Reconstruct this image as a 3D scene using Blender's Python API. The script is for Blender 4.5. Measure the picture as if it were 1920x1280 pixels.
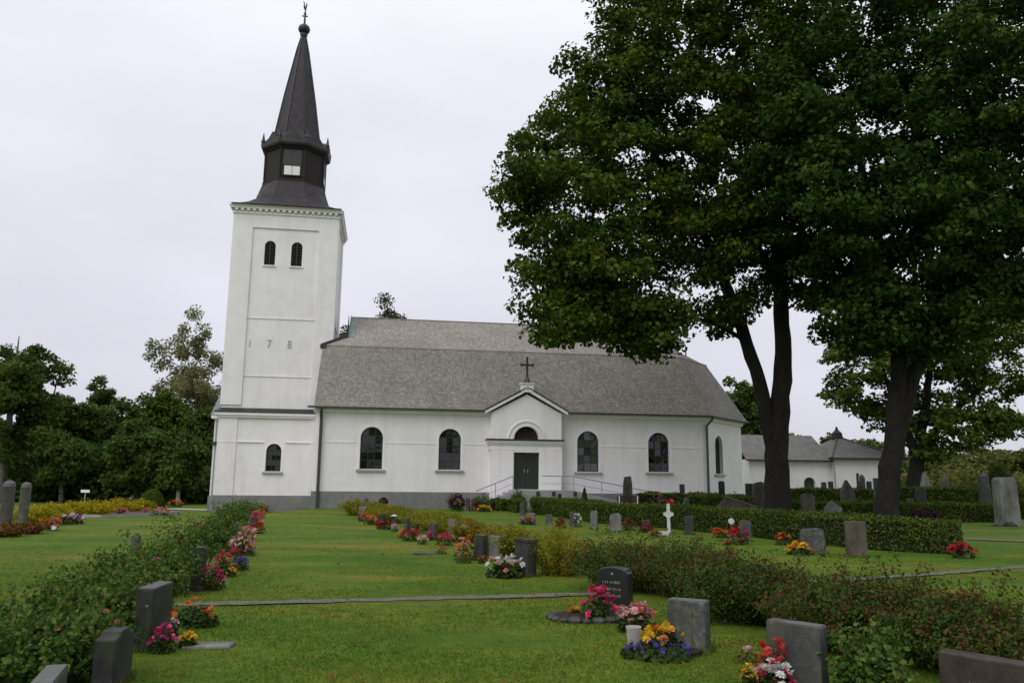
import bpy, bmesh, math, random
import numpy as np
from mathutils import Vector, Matrix
from mathutils.geometry import tessellate_polygon
rad = math.radians
for o in list(bpy.data.objects): bpy.data.objects.remove(o)
scene = bpy.context.scene
C = scene.collection

# ---------------------------------------------------------------- camera
cam_data = bpy.data.cameras.new('camera'); cam = bpy.data.objects.new('camera', cam_data); C.objects.link(cam)
cam_data.sensor_width = 36.0; cam_data.lens = 28.0; cam_data.clip_end = 3000; cam_data.clip_start = 0.1
PITCH, ROLL = rad(9.9), rad(0.6)
fw = Vector((0, math.cos(PITCH), math.sin(PITCH))); up = Vector((0, -math.sin(PITCH), math.cos(PITCH))); rt = Vector((1, 0, 0))
r2 = rt*math.cos(ROLL)+up*math.sin(ROLL); u2 = up*math.cos(ROLL)-rt*math.sin(ROLL)
m = Matrix((r2, u2, -fw)).transposed().to_4x4(); m.translation = (0, 0, 1.65)
cam.matrix_world = m
scene.camera = cam
# ---------------------------------------------------------------- world: overcast sky over a Nishita base
SUN_EL, SUN_AZ = 48, 215          # high, behind the camera to the left
world = bpy.data.worlds.new('World'); scene.world = world; world.use_nodes = True
nt = world.node_tree; nt.nodes.clear()
out = nt.nodes.new('ShaderNodeOutputWorld'); bg = nt.nodes.new('ShaderNodeBackground'); bg.inputs['Strength'].default_value = 0.1
sky = nt.nodes.new('ShaderNodeTexSky'); sky.sky_type = 'NISHITA'; sky.sun_disc = False
sky.sun_elevation = rad(SUN_EL); sky.sun_rotation = rad(SUN_AZ); sky.air_density = 1.0; sky.dust_density = 3.0
tc = nt.nodes.new('ShaderNodeTexCoord'); sep = nt.nodes.new('ShaderNodeSeparateXYZ'); nt.links.new(tc.outputs['Generated'], sep.inputs[0])
cr = nt.nodes.new('ShaderNodeValToRGB'); el = cr.color_ramp.elements     # cloud deck: duller towards the horizon, as overcast skies are
el[0].position = 0.0; el[0].color = (.665, .665, .745, 1); el[1].position = 1.0; el[1].color = (1.02, 1.05, 1.10, 1)
for p, c in ((.18, (.735, .735, .815, 1)), (.38, (.83, .845, .915, 1)), (.58, (.915, .94, 1.0, 1))):
    e = el.new(p); e.color = c
nt.links.new(sep.outputs['Z'], cr.inputs['Fac'])
nz = nt.nodes.new('ShaderNodeTexNoise'); nz.inputs['Scale'].default_value = 2.0; nz.inputs['Detail'].default_value = 5
mp = nt.nodes.new('ShaderNodeMapping'); mp.inputs['Scale'].default_value = (1, 1, 2.5)
nt.links.new(tc.outputs['Generated'], mp.inputs[0]); nt.links.new(mp.outputs[0], nz.inputs['Vector'])
mr = nt.nodes.new('ShaderNodeMapRange'); mr.inputs['To Min'].default_value = 9.5; mr.inputs['To Max'].default_value = 11.3
mr.inputs['From Min'].default_value = .3; mr.inputs['From Max'].default_value = .7
nt.links.new(nz.outputs['Fac'], mr.inputs['Value'])
sc_ = nt.nodes.new('ShaderNodeVectorMath'); sc_.operation = 'SCALE'
nt.links.new(cr.outputs[0], sc_.inputs[0]); nt.links.new(mr.outputs[0], sc_.inputs['Scale'])
mx = nt.nodes.new('ShaderNodeMix'); mx.data_type = 'RGBA'; mx.inputs['Factor'].default_value = .95
nt.links.new(sky.outputs[0], mx.inputs[6]); nt.links.new(sc_.outputs[0], mx.inputs[7])
nt.links.new(mx.outputs[2], bg.inputs['Color']); nt.links.new(bg.outputs[0], out.inputs[0])
# ---------------------------------------------------------------- sun behind the cloud deck
sl = bpy.data.lights.new('sun', 'SUN'); sl.energy = 1.2; sl.angle = rad(50); sl.color = (1, .975, .94)
so = bpy.data.objects.new('sun', sl); C.objects.link(so)
az = rad(SUN_AZ); d = Vector((math.sin(az)*math.cos(rad(SUN_EL)), math.cos(az)*math.cos(rad(SUN_EL)), math.sin(rad(SUN_EL))))
so.rotation_euler = (-d).to_track_quat('-Z', 'Y').to_euler()
scene.view_settings.view_transform = 'Standard'; scene.view_settings.look = 'None'
scene.view_settings.exposure = 0.0; scene.view_settings.gamma = 1.0; scene.view_settings.use_curve_mapping = False
scene.cycles.max_bounces = 8; scene.cycles.diffuse_bounces = 3; scene.cycles.transmission_bounces = 4

# ---------------------------------------------------------------- materials
MATS = {}
def _mat(name):
    m = bpy.data.materials.new(name); m.use_nodes = True; MATS[name] = m
    t = m.node_tree; b = t.nodes['Principled BSDF']
    return m, t, b
def N(t, typ, **kw):
    n = t.nodes.new(typ)
    for k, v in kw.items():
        if k in n.inputs: n.inputs[k].default_value = v
        else: setattr(n, k, v)
    return n
def ramp(t, fac, stops):
    r = t.nodes.new('ShaderNodeValToRGB'); e = r.color_ramp.elements
    e[0].position, e[0].color = stops[0][0], (*stops[0][1], 1); e[1].position, e[1].color = stops[-1][0], (*stops[-1][1], 1)
    for p, c in stops[1:-1]:
        x = e.new(p); x.color = (*c, 1)
    t.links.new(fac, r.inputs['Fac']); return r.outputs['Color']
def mix(t, fac, a, b, mode='MIX'):
    n = t.nodes.new('ShaderNodeMix'); n.data_type = 'RGBA'; n.blend_type = mode
    for i, v in ((0, fac), (6, a), (7, b)):
        if hasattr(v, 'links'): t.links.new(v, n.inputs[i])
        else: n.inputs[i].default_value = v if i == 0 else (*v, 1)
    return n.outputs[2]
def noise(t, scale, detail=4, coord='Object', stretch=(1, 1, 1), rough=.55):
    tcn = t.nodes.new('ShaderNodeTexCoord'); mpn = t.nodes.new('ShaderNodeMapping'); mpn.inputs['Scale'].default_value = stretch
    n = N(t, 'ShaderNodeTexNoise', Scale=scale, Detail=detail, Roughness=rough)
    t.links.new(tcn.outputs[coord], mpn.inputs[0]); t.links.new(mpn.outputs[0], n.inputs['Vector']); return n.outputs['Fac']
def bump(t, b, h, strength=.3, dist=.02):
    n = t.nodes.new('ShaderNodeBump'); n.inputs['Strength'].default_value = strength; n.inputs['Distance'].default_value = dist
    t.links.new(h, n.inputs['Height']); t.links.new(n.outputs[0], b.inputs['Normal'])
def surf(name, base, var=.25, scale=6, rough=.85, bscale=60, bstr=.3, bdist=.01, spec=.3, stretch=(1, 1, 1), tint=None):
    """mottled rough surface: two noise octaves of the base colour plus fine relief"""
    m, t, b = _mat(name)
    lo = tuple(c*(1-var) for c in base); hi = tuple(min(1, c*(1+var)) for c in base)
    c = ramp(t, noise(t, scale, 6, stretch=stretch), [(.3, lo), (.5, base), (.7, hi)])
    if tint:
        col, amt, sc2 = tint
        f = N(t, 'ShaderNodeMapRange'); f.inputs['From Min'].default_value = .5; f.inputs['From Max'].default_value = .68; f.inputs['To Max'].default_value = amt
        t.links.new(noise(t, sc2, 5), f.inputs['Value']); c = mix(t, f.outputs[0], c, col)
    t.links.new(c, b.inputs['Base Color']); b.inputs['Roughness'].default_value = rough; b.inputs['Specular IOR Level'].default_value = spec
    bump(t, b, noise(t, bscale, 3, stretch=stretch), bstr, bdist)
    return m
def leaf(name, cols, trans=.28, rough=.65, spec=.1):
    """foliage: colour differs from leaf to leaf and slowly from bough to bough; light passes through the blade"""
    m, t, b = _mat(name)
    g = t.nodes.new('ShaderNodeNewGeometry')
    n = noise(t, .55, 3)
    a = N(t, 'ShaderNodeMath', operation='MULTIPLY_ADD'); t.links.new(g.outputs['Random Per Island'], a.inputs[0]); a.inputs[1].default_value = .6; a.inputs[2].default_value = -.3
    s = N(t, 'ShaderNodeMath', operation='ADD'); t.links.new(a.outputs[0], s.inputs[0]); t.links.new(n, s.inputs[1])
    k = len(cols); c = ramp(t, s.outputs[0], [(.2+.6*i/(k-1), col) for i, col in enumerate(cols)])
    t.links.new(c, b.inputs['Base Color']); b.inputs['Roughness'].default_value = rough; b.inputs['Specular IOR Level'].default_value = spec
    tr = t.nodes.new('ShaderNodeBsdfTranslucent'); t.links.new(c, tr.inputs['Color'])
    ms = t.nodes.new('ShaderNodeMixShader'); ms.inputs[0].default_value = trans
    t.links.new(b.outputs[0], ms.inputs[1]); t.links.new(tr.outputs[0], ms.inputs[2])
    t.links.new(ms.outputs[0], t.nodes['Material Output'].inputs['Surface'])
    return m

surf('plaster', (.845, .818, .828), .035, 1.2, .9, 9, .25, .012, tint=((.78, .76, .76), .4, .5))
surf('plaster_smooth', (.88, .855, .87), .02, 2, .85, 30, .15, .006)
surf('plinth', (.20, .20, .195), .12, 3, .9, 25, .4, .02, tint=((.27, .27, .25), .5, .9))
surf('concrete', (.34, .34, .335), .12, 3, .9, 40, .3, .01)
surf('sill', (.42, .42, .40), .1, 8, .8, 60, .2, .005)
surf('tin_dark', (.024, .022, .025), .25, 2.5, .5, 14, .2, .01, .4, tint=((.042, .036, .038), .6, 1.2))
surf('cap_shingle', (.030, .026, .030), .3, 3, .65, 22, .5, .03, .35, tint=((.056, .044, .046), .6, 1.0))
surf('lantern_wood', (.020, .014, .013), .3, 4, .7, 40, .3, .01, .3, stretch=(6, 6, 1))
surf('old_shingle', (.165, .157, .15), .2, 2, .9, 20, .4, .02, tint=((.15, .15, .125), .5, 1.5))
surf('tin_grey', (.20, .21, .235), .15, 3, .5, 30, .1, .005, .4)
surf('copper_green', (.20, .255, .24), .2, 3, .7, 30, .2, .01)
surf('iron', (.035, .035, .036), .2, 8, .5, 60, .2, .004, .4)
surf('pipe', (.055, .053, .052), .15, 5, .45, 60, .1, .003, .45)
surf('zinc', (.30, .31, .33), .12, 5, .4, 60, .1, .003, .5)
surf('louvre', (.055, .06, .058), .2, 6, .7, 50, .2, .005)
surf('white_paint', (.80, .80, .78), .05, 6, .6, 40, .1, .003)
surf('door_green', (.026, .034, .022), .2, 5, .5, 40, .2, .004, .4, stretch=(10, 10, 1))
surf('bark', (.022, .0195, .017), .5, 7, .95, 16, 1.0, .09, .2, stretch=(2.2, 2.2, .55), tint=((.036, .038, .026), .5, 1.3))
surf('bark_light', (.16, .15, .135), .4, 6, .95, 20, .8, .05, .2, stretch=(2, 2, .6))
surf('bark_birch', (.62, .61, .58), .25, 5, .85, 14, .5, .02, .2, stretch=(1, 1, 3), tint=((.06, .055, .05), .9, 2.2))
surf('twig', (.055, .042, .030), .3, 10, .9, 50, .5, .005, .15)
surf('stem_green', (.055, .075, .030), .3, 10, .8, 50, .3, .004, .2)
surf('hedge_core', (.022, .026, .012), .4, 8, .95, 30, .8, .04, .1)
surf('soil', (.040, .030, .022), .35, 20, .95, 60, .8, .02, .1)
surf('gravel', (.165, .155, .13), .45, 30, .95, 120, .9, .02, .2, tint=((.09, .11, .04), .7, 3))
surf('kerb_stone', (.33, .31, .29), .2, 12, .9, 60, .5, .01, .2)
def granite(name, base, fleck, rough, tint=None, bstr=.25, bscale=45):
    m, t, b = _mat(name)
    v = N(t, 'ShaderNodeTexVoronoi', Scale=140.0); tcn = t.nodes.new('ShaderNodeTexCoord'); t.links.new(tcn.outputs['Object'], v.inputs['Vector'])
    c = mix(t, .4, ramp(t, noise(t, 13, 8, rough=.7), [(.32, tuple(x*.6 for x in base)), (.5, base), (.70, tuple(x*1.55 for x in base))]), ramp(t, v.outputs['Distance'], [(0, tuple(x*.5 for x in base)), (.35, base), (.9, fleck)]))
    if tint:
        col, amt, s2 = tint; f = N(t, 'ShaderNodeMapRange'); f.inputs['From Min'].default_value = .48; f.inputs['From Max'].default_value = .62; f.inputs['To Max'].default_value = amt
        t.links.new(noise(t, s2, 6), f.inputs['Value']); c = mix(t, f.outputs[0], c, col)
    c = mix(t, 1.0, c, ramp(t, noise(t, 2.2, 6, stretch=(1, 1, .45), rough=.65), [(.3, (.48, .46, .40)), (.5, (1, .99, .96)), (.72, (1.65, 1.66, 1.58))]), 'MULTIPLY') if rough > .4 else c
    t.links.new(c, b.inputs['Base Color']); b.inputs['Roughness'].default_value = rough; b.inputs['Specular IOR Level'].default_value = .25 if rough > .4 else .5; bump(t, b, noise(t, bscale, 4), bstr, .008)
granite('st_grey', (.056, .056, .057), (.115, .115, .115), .75, ((.10, .11, .07), .5, 4))
granite('st_light', (.135, .135, .13), (.24, .24, .23), .8, ((.15, .16, .12), .6, 5))
granite('st_dark', (.030, .030, .032), (.075, .075, .075), .6, ((.055, .065, .03), .6, 4))
granite('st_black', (.016, .017, .018), (.04, .04, .042), .22, None, .05)
granite('st_red', (.050, .037, .033), (.09, .068, .06), .6, ((.07, .06, .04), .4, 5))
granite('st_brown', (.075, .060, .050), (.18, .16, .14), .85, ((.10, .10, .06), .5, 4), .5)
granite('st_lichen', (.072, .075, .060), (.15, .15, .125), .95, ((.15, .16, .11), .6, 8), .6)
granite('st_rock', (.066, .063, .058), (.14, .13, .12), .95, ((.075, .08, .05), .6, 3), 1.0, 14)
granite('st_speckle', (.062, .064, .060), (.17, .17, .165), .85, ((.15, .16, .135), .55, 16), .4)
surf('st_white', (.52, .53, .52), .12, 10, .7, 40, .2, .004, tint=((.28, .30, .25), .6, 5))
surf('inscription', (.30, .30, .29), .1, 10, .8, 40, .2, .002)
surf('stone_top', (.115, .115, .113), .15, 14, .85, 60, .3, .004)
# leaves
leaf('maple_leaf', [(.018, .044, .005), (.036, .074, .007), (.066, .106, .010), (.118, .135, .015)], .3, .65, .1)
leaf('maple_leaf_deep', [(.013, .036, .006), (.025, .058, .008), (.042, .084, .011), (.070, .108, .014)], .3, .65, .1)
leaf('far_leaf', [(.034, .066, .010), (.058, .10, .014), (.085, .132, .018), (.12, .155, .024)], .25, .65, .1)
leaf('wood_leaf', [(.034, .066, .015), (.056, .10, .020), (.085, .130, .025), (.118, .16, .032)], .4, .65, .1)
leaf('birch_leaf', [(.12, .15, .055), (.18, .20, .075), (.24, .235, .095), (.27, .24, .11)], .45)
leaf('loose_leaf', [(.045, .06, .025), (.07, .085, .03), (.10, .11, .045)], .3)
leaf('olive_leaf', [(.050, .078, .018), (.088, .108, .024), (.125, .128, .028), (.15, .13, .032)], .3)
leaf('rose_leaf', [(.022, .062, .012), (.044, .104, .017), (.082, .150, .024), (.135, .185, .034), (.15, .17, .04)], .35)
leaf('spirea_leaf', [(.11, .135, .010), (.18, .195, .013), (.26, .24, .017), (.29, .19, .02)], .35)
leaf('orange_leaf', [(.11, .12, .012), (.20, .175, .016), (.29, .16, .022), (.25, .20, .024)], .35)
leaf('russet_leaf', [(.018, .050, .008), (.036, .082, .012), (.062, .105, .016), (.095, .108, .020), (.085, .056, .018)], .28)
leaf('russet_head', [(.060, .022, .012), (.105, .032, .018), (.15, .048, .024)], .15)
leaf('yellow_leaf', [(.15, .17, .010), (.30, .27, .012), (.47, .37, .015), (.50, .30, .018)], .4)
leaf('copper_leaf', [(.06, .05, .012), (.13, .07, .016), (.21, .085, .02)], .25)
leaf('purple_leaf', [(.022, .012, .022), (.045, .02, .034), (.06, .028, .03)], .2)
leaf('hedge_leaf', [(.024, .054, .008), (.048, .092, .012), (.082, .124, .015), (.13, .16, .02)], .3)
leaf('plant_leaf', [(.016, .038, .010), (.032, .062, .014), (.055, .085, .018)], .25)
leaf('blade', [(.050, .126, .010), (.086, .165, .013), (.132, .182, .018), (.20, .185, .038)], .4, .8, .05)
PETAL = dict(magenta=(.42, .02, .16), pink=(.62, .16, .30), crimson=(.42, .016, .07), red=(.48, .016, .02), scarlet=(.60, .035, .022), darkred=(.20, .006, .012), hotpink=(.60, .03, .13),
             salmon=(.55, .16, .12), peach=(.58, .30, .20), orange=(.62, .16, .012), darkorange=(.42, .10, .012), yellow=(.72, .46, .012), gold=(.66, .33, .012), white=(.66, .67, .64),
             blush=(.60, .33, .31), violet=(.085, .05, .30), indigo=(.04, .028, .17), blue=(.08, .10, .36), lilac=(.42, .26, .46), rust=(.21, .065, .025), tan=(.34, .25, .14), green=(.06, .09, .02))
def petal_mat(c):
    k = 'petal_'+c
    if k in MATS: return MATS[k]
    m, t, b = _mat(k); base = PETAL[c]
    g = t.nodes.new('ShaderNodeNewGeometry')
    col = ramp(t, g.outputs['Random Per Island'], [(0, tuple(x*.62 for x in base)), (.5, base), (1, tuple(min(.85, x*1.25+.015) for x in base))])
    t.links.new(col, b.inputs['Base Color']); b.inputs['Roughness'].default_value = .65
    tr = t.nodes.new('ShaderNodeBsdfTranslucent'); t.links.new(col, tr.inputs['Color'])
    ms = t.nodes.new('ShaderNodeMixShader'); ms.inputs[0].default_value = .25
    t.links.new(b.outputs[0], ms.inputs[1]); t.links.new(tr.outputs[0], ms.inputs[2]); t.links.new(ms.outputs[0], t.nodes['Material Output'].inputs['Surface'])
    return m
# shingle: grey weathered wood, tone differs from shingle to shingle
m, t, b = _mat('shingle')
g = t.nodes.new('ShaderNodeNewGeometry')
c1 = ramp(t, g.outputs['Random Per Island'], [(0, (.27, .247, .228)), (.35, (.325, .300, .280)), (.7, (.36, .335, .315)), (1, (.425, .40, .378))])
c2 = ramp(t, noise(t, .45, 5), [(.3, (.88, .87, .86)), (.7, (1.1, 1.08, 1.06))])
t.links.new(mix(t, 1.0, c1, c2, 'MULTIPLY'), b.inputs['Base Color']); b.inputs['Roughness'].default_value = .85
bump(t, b, noise(t, 30, 3, stretch=(4, 4, 1)), .3, .01)
for nm_ in ('plaster', 'plaster_smooth'):
    m = MATS[nm_]; t = m.node_tree; b = t.nodes['Principled BSDF']; src = b.inputs['Base Color'].links[0].from_socket
    st = ramp(t, noise(t, 1.1, 6, stretch=(2.2, 2.2, .16), rough=.6), [(.30, (.945, .935, .925)), (.48, (1, 1, 1)), (.8, (1.02, 1.02, 1.02))])
    pa = ramp(t, noise(t, .8, 6, rough=.65), [(.3, (.93, .925, .915)), (.55, (1, 1, 1)), (.8, (1.02, 1.02, 1.02))])
    t.links.new(mix(t, 1, mix(t, 1, src, st, 'MULTIPLY'), pa, 'MULTIPLY'), b.inputs['Base Color'])
# window glass: dark room behind, sky and trees mirrored
m, t, b = _mat('glass'); b.inputs['Base Color'].default_value = (.006, .006, .006, 1); b.inputs['Roughness'].default_value = .04; b.inputs['Specular IOR Level'].default_value = .6
bump(t, b, noise(t, 3.5, 3), .25, .03)
m, t, b = _mat('glass_pale'); b.inputs['Base Color'].default_value = (.035, .037, .04, 1); b.inputs['Roughness'].default_value = .1; b.inputs['Specular IOR Level'].default_value = .9
bump(t, b, noise(t, 3.5, 3), .3, .03)
# lawn: mown grass, greener and drier patches, worn streaks
m, t, b = _mat('lawn')
lc = ramp(t, noise(t, .30, 6, stretch=(.45, 1.1, 1), rough=.66), [(.28, (.046, .122, .010)), (.44, (.080, .156, .012)), (.56, (.122, .168, .017)), (.68, (.195, .175, .036))])
fine = ramp(t, noise(t, 38, 4), [(.3, (.55, .6, .5)), (.55, (1, 1, 1)), (.8, (1.35, 1.25, 1.3))])
mid = mix(t, 1, ramp(t, noise(t, 4.2, 5), [(.3, (.72, .80, .72)), (.7, (1.28, 1.15, 1.2))]), ramp(t, noise(t, .95, 6, stretch=(.5, 1, 1), rough=.7), [(.30, (.74, .86, .80)), (.5, (1, 1, 1)), (.70, (1.38, 1.12, 1.25))]), 'MULTIPLY')
t.links.new(mix(t, 1, mix(t, 1, lc, fine, 'MULTIPLY'), mid, 'MULTIPLY'), b.inputs['Base Color']); b.inputs['Roughness'].default_value = .9; b.inputs['Specular IOR Level'].default_value = .15
bump(t, b, noise(t, 55, 4), .8, .04)

# ---------------------------------------------------------------- helpers
def tag(o, label=None, cat=None, group=None, kind=None):
    if label: o['label'] = label
    if cat: o['category'] = cat
    if group: o['group'] = group
    if kind: o['kind'] = kind
    return o
def empty(name, loc, rz=0, label=None, cat=None, group=None, parent=None):
    o = bpy.data.objects.new(name, None); o.empty_display_size = .2; C.objects.link(o)
    o.location = loc; o.rotation_euler = (0, 0, rz); o.parent = parent
    return tag(o, label, cat, group)
def link(name, me, mat=None, parent=None, loc=None, rz=0):
    o = bpy.data.objects.new(name, me); C.objects.link(o)
    if mat is not None and len(me.materials) == 0: me.materials.append(MATS[mat] if isinstance(mat, str) else mat)
    if parent: o.parent = parent
    if loc is not None: o.location = loc
    if rz: o.rotation_euler = (0, 0, rz)
    return o
class MB:
    """collects faces into one mesh"""
    def __init__(s): s.v = []; s.f = []
    def poly(s, pts):
        i = len(s.v); s.v += [tuple(p) for p in pts]; s.f.append(list(range(i, i+len(pts)))); return s
    def box(s, a, b):
        x0, y0, z0 = a; x1, y1, z1 = b; i = len(s.v)
        s.v += [(x0, y0, z0), (x1, y0, z0), (x1, y1, z0), (x0, y1, z0), (x0, y0, z1), (x1, y0, z1), (x1, y1, z1), (x0, y1, z1)]
        s.f += [[i+k for k in q] for q in ((0, 3, 2, 1), (4, 5, 6, 7), (0, 1, 5, 4), (1, 2, 6, 5), (2, 3, 7, 6), (3, 0, 4, 7))]; return s
    def prism(s, poly, o, d, n, t0, t1):
        """outline poly [(s,z)] in the vertical plane o + s*d, extruded along n from t0 to t1"""
        o, d, n = Vector(o), Vector(d), Vector(n); P = lambda a, t: o+d*a[0]+Vector((0, 0, a[1]))+n*t
        k = len(poly); i = len(s.v)
        s.v += [tuple(P(a, t0)) for a in poly]+[tuple(P(a, t1)) for a in poly]
        s.f.append([i+j for j in range(k)][::-1]); s.f.append([i+k+j for j in range(k)])
        for j in range(k): s.f.append([i+j, i+(j+1) % k, i+k+(j+1) % k, i+k+j])
        return s
    def bar(s, a, b, w, h=None, k=4):
        """straight bar between two points"""
        a, b = Vector(a), Vector(b); h = h or w; ax = (b-a).normalized()
        u = ax.cross(Vector((0, 0, 1))); u = u.normalized() if u.length > 1e-4 else Vector((1, 0, 0)); v = u.cross(ax)
        i = len(s.v)
        for p in (a, b):
            for j in range(k):
                an = 2*math.pi*(j+.5)/k; f = 1/math.cos(math.pi/k) if k == 4 else 1
                s.v.append(tuple(p+u*math.cos(an)*w/2*f+v*math.sin(an)*h/2*f))
        for j in range(k): s.f.append([i+j, i+(j+1) % k, i+k+(j+1) % k, i+k+j])
        s.f.append([i+j for j in range(k)][::-1]); s.f.append([i+k+j for j in range(k)]); return s
    def tube(s, pts, rads, k=8, cap=True, rnd=None, jit=0):
        pts = [Vector(p) for p in pts]; base = len(s.v); prev = None
        for q, p in enumerate(pts):
            ax = (pts[min(q+1, len(pts)-1)]-pts[max(q-1, 0)]).normalized()
            if prev is None: u = ax.cross(Vector((.3, 1, .1))).normalized()
            else: u = (prev-ax*prev.dot(ax)).normalized()
            prev = u; v = ax.cross(u)
            for j in range(k):
                an = 2*math.pi*j/k; r = rads[q]*(1+(rnd.uniform(-jit, jit) if rnd else 0)); s.v.append(tuple(p+(u*math.cos(an)+v*math.sin(an))*r))
            if q:
                i = base+(q-1)*k
                for j in range(k): s.f.append([i+j, i+(j+1) % k, i+k+(j+1) % k, i+k+j])
        if cap:
            s.f.append([base+j for j in range(k)][::-1]); s.f.append([len(s.v)-k+j for j in range(k)])
        return s
    def lathe(s, prof, k=16, c=(0, 0), ph=0, caps=True):
        base = len(s.v)
        for q, (r, z) in enumerate(prof):
            for j in range(k):
                an = 2*math.pi*j/k+ph; s.v.append((c[0]+r*math.cos(an), c[1]+r*math.sin(an), z))
            if q:
                i = base+(q-1)*k
                for j in range(k): s.f.append([i+j, i+(j+1) % k, i+k+(j+1) % k, i+k+j])
        if caps: s.f.append([base+j for j in range(k)][::-1]); s.f.append([len(s.v)-k+j for j in range(k)])
        return s
    def mesh(s, name, smooth=False):
        me = bpy.data.meshes.new(name); me.from_pydata(s.v, [], s.f); me.update()
        bm = bmesh.new(); bm.from_mesh(me); bmesh.ops.recalc_face_normals(bm, faces=bm.faces); bm.to_mesh(me); bm.free()
        if smooth: me.polygons.foreach_set('use_smooth', [True]*len(me.polygons))
        return me
    def build(s, name, mat, parent=None, loc=None, rz=0, smooth=False): return link(name, s.mesh(name, smooth), mat, parent, loc, rz)
def np_mesh(name, V, F4=None, F3=None, mat=None, parent=None, loc=None, smooth=False):
    me = bpy.data.meshes.new(name); F, k = (F4, 4) if F4 is not None else (F3, 3)
    n = len(F); me.vertices.add(len(V)); me.vertices.foreach_set('co', np.ascontiguousarray(V, np.float32).ravel())
    me.loops.add(n*k); me.loops.foreach_set('vertex_index', np.ascontiguousarray(F, np.int32).ravel())
    me.polygons.add(n); me.polygons.foreach_set('loop_start', np.arange(0, n*k, k, dtype=np.int32)); me.polygons.foreach_set('loop_total', np.full(n, k, np.int32))
    if smooth: me.polygons.foreach_set('use_smooth', np.ones(n, bool))
    me.update(calc_edges=True)
    return link(name, me, mat, parent, loc)
def unit(a): return a/np.maximum(np.linalg.norm(a, axis=-1, keepdims=True), 1e-9)
def leaves(name, P, Nn, S, rng, mat, parent=None, width=.75, fold=.22, T=None):
    """one folded kite per leaf: 4 corners, 2 triangles"""
    n = len(P); Nn = unit(Nn)
    R = rng.normal(size=(n, 3)) if T is None else T
    T = unit(R-Nn*np.sum(R*Nn, 1, keepdims=True)); B = np.cross(Nn, T); S = np.broadcast_to(np.asarray(S, float).reshape(-1, 1), (n, 1))
    V = np.empty((n, 4, 3)); V[:, 0] = P-T*S*.5; V[:, 2] = P+T*S*.5-Nn*S*.1
    V[:, 1] = P+B*S*width*.5+Nn*S*fold*.4; V[:, 3] = P-B*S*width*.5+Nn*S*fold*.4
    i = np.arange(n)[:, None]*4
    F = np.concatenate([i+np.array([[0, 1, 2]]), i+np.array([[0, 2, 3]])], 1).reshape(-1, 3)
    return np_mesh(name, V.reshape(-1, 3), F3=F, mat=mat, parent=parent)
def ss(t): t = np.clip(t, 0, 1); return t*t*(3-2*t)
def terrain(x, y): return -0.35*ss((-11-np.asarray(x, float))/3)*ss((np.asarray(y, float)-30)/12)

# ================================================================ SETTING
gx = np.concatenate([-np.geomspace(1500, 40, 26), np.linspace(-38, 38, 153), np.geomspace(40, 1500, 26)])
gy = np.concatenate([-np.geomspace(300, 8, 10), np.linspace(-6, 60, 133), np.geomspace(61.5, 2000, 30)])
X, Y = np.meshgrid(gx, gy); rngg = np.random.default_rng(3)
Z = terrain(X, Y)+np.where((np.abs(X) < 39) & (Y < 61) & (Y > 0), 1, 0)*(.006*np.sin(X*1.7+Y*.9)+.005*np.sin(Y*2.3-X*.6)+rngg.normal(0, .002, X.shape))-.008
ny, nx = X.shape; V = np.stack([X, Y, Z], -1).reshape(-1, 3)
ii = (np.arange(ny-1)[:, None]*nx+np.arange(nx-1)[None]).ravel()
tag(np_mesh('lawn', V, F4=np.stack([ii, ii+1, ii+nx+1, ii+nx], 1), mat='lawn', smooth=True), kind='structure')

def path(name, pts, w, mat, dz=.009):
    mb = MB(); pts = [Vector((*p, 0)) for p in pts]; dense = []
    for a, b in zip(pts[:-1], pts[1:]):
        k = max(2, int((b-a).length/.16)); dense += [a.lerp(b, i/k) for i in range(k)]
    dense.append(pts[-1]); rnd = random.Random(len(name)+int(pts[0].x*10)); L = []; 
    for i, p in enumerate(dense):
        d = (dense[min(i+1, len(dense)-1)]-dense[max(0, i-1)]).normalized(); n = Vector((-d.y, d.x, 0)); a, b = w/2+rnd.uniform(-.05, .05), w/2+rnd.uniform(-.05, .05)
        L.append((p+n*a, p-n*b))
    for (a, b), (c, e) in zip(L[:-1], L[1:]):
        q = [(v.x, v.y, float(terrain(v.x, v.y))+dz) for v in (b, e, c, a)]; mb.poly(q)
    return tag(mb.build(name, mat), kind='structure')
path('gravel_path', [(-6.6, 10.35), (-4.38, 10.91), (-1.88, 11.5), (1.07, 12.25), (4.2, 13.6), (7.17, 15.07), (10.68, 17.07), (17, 21.5)], .30, 'gravel')
path('asphalt_path', [(12.0, 27.0), (14.24, 25.75), (16.5, 24.3), (24, 19.5)], .9, 'gravel')
path('church_forecourt', [(-22, 52), (-19.5, 51.0), (-15.5, 49.0)], 1.6, 'concrete', .02)

# short mown blades where the lawn is close enough to see them
rng = np.random.default_rng(11)
n = 300000; yy = 3.6+(rng.random(n)**1.6)*16.5; xx = (rng.random(n)*2-1)*(yy*.74+1.6)
fade = 1-.75*ss((yy-8)/11); hgt = (.012+.016*rng.random(n))*fade; wid = .0030+.00045*yy; an = rng.random(n)*6.283
bx, by = np.cos(an)*wid, np.sin(an)*wid; lx, ly = rng.normal(0, .014, n), rng.normal(0, .014, n); zz = terrain(xx, yy)-.008
gap = np.abs(yy-np.interp(xx, [-6.6, -4.38, -1.88, 1.07, 4.2, 7.17, 10.68, 17], [10.35, 10.91, 11.5, 12.25, 13.6, 15.07, 17.07, 21.5])) > .13+.05*rng.random(n)
V = np.stack([np.stack([xx-bx, yy-by, zz], 1), np.stack([xx+bx, yy+by, zz], 1), np.stack([xx+lx, yy+ly, zz+hgt], 1)], 1)[gap]
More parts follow.
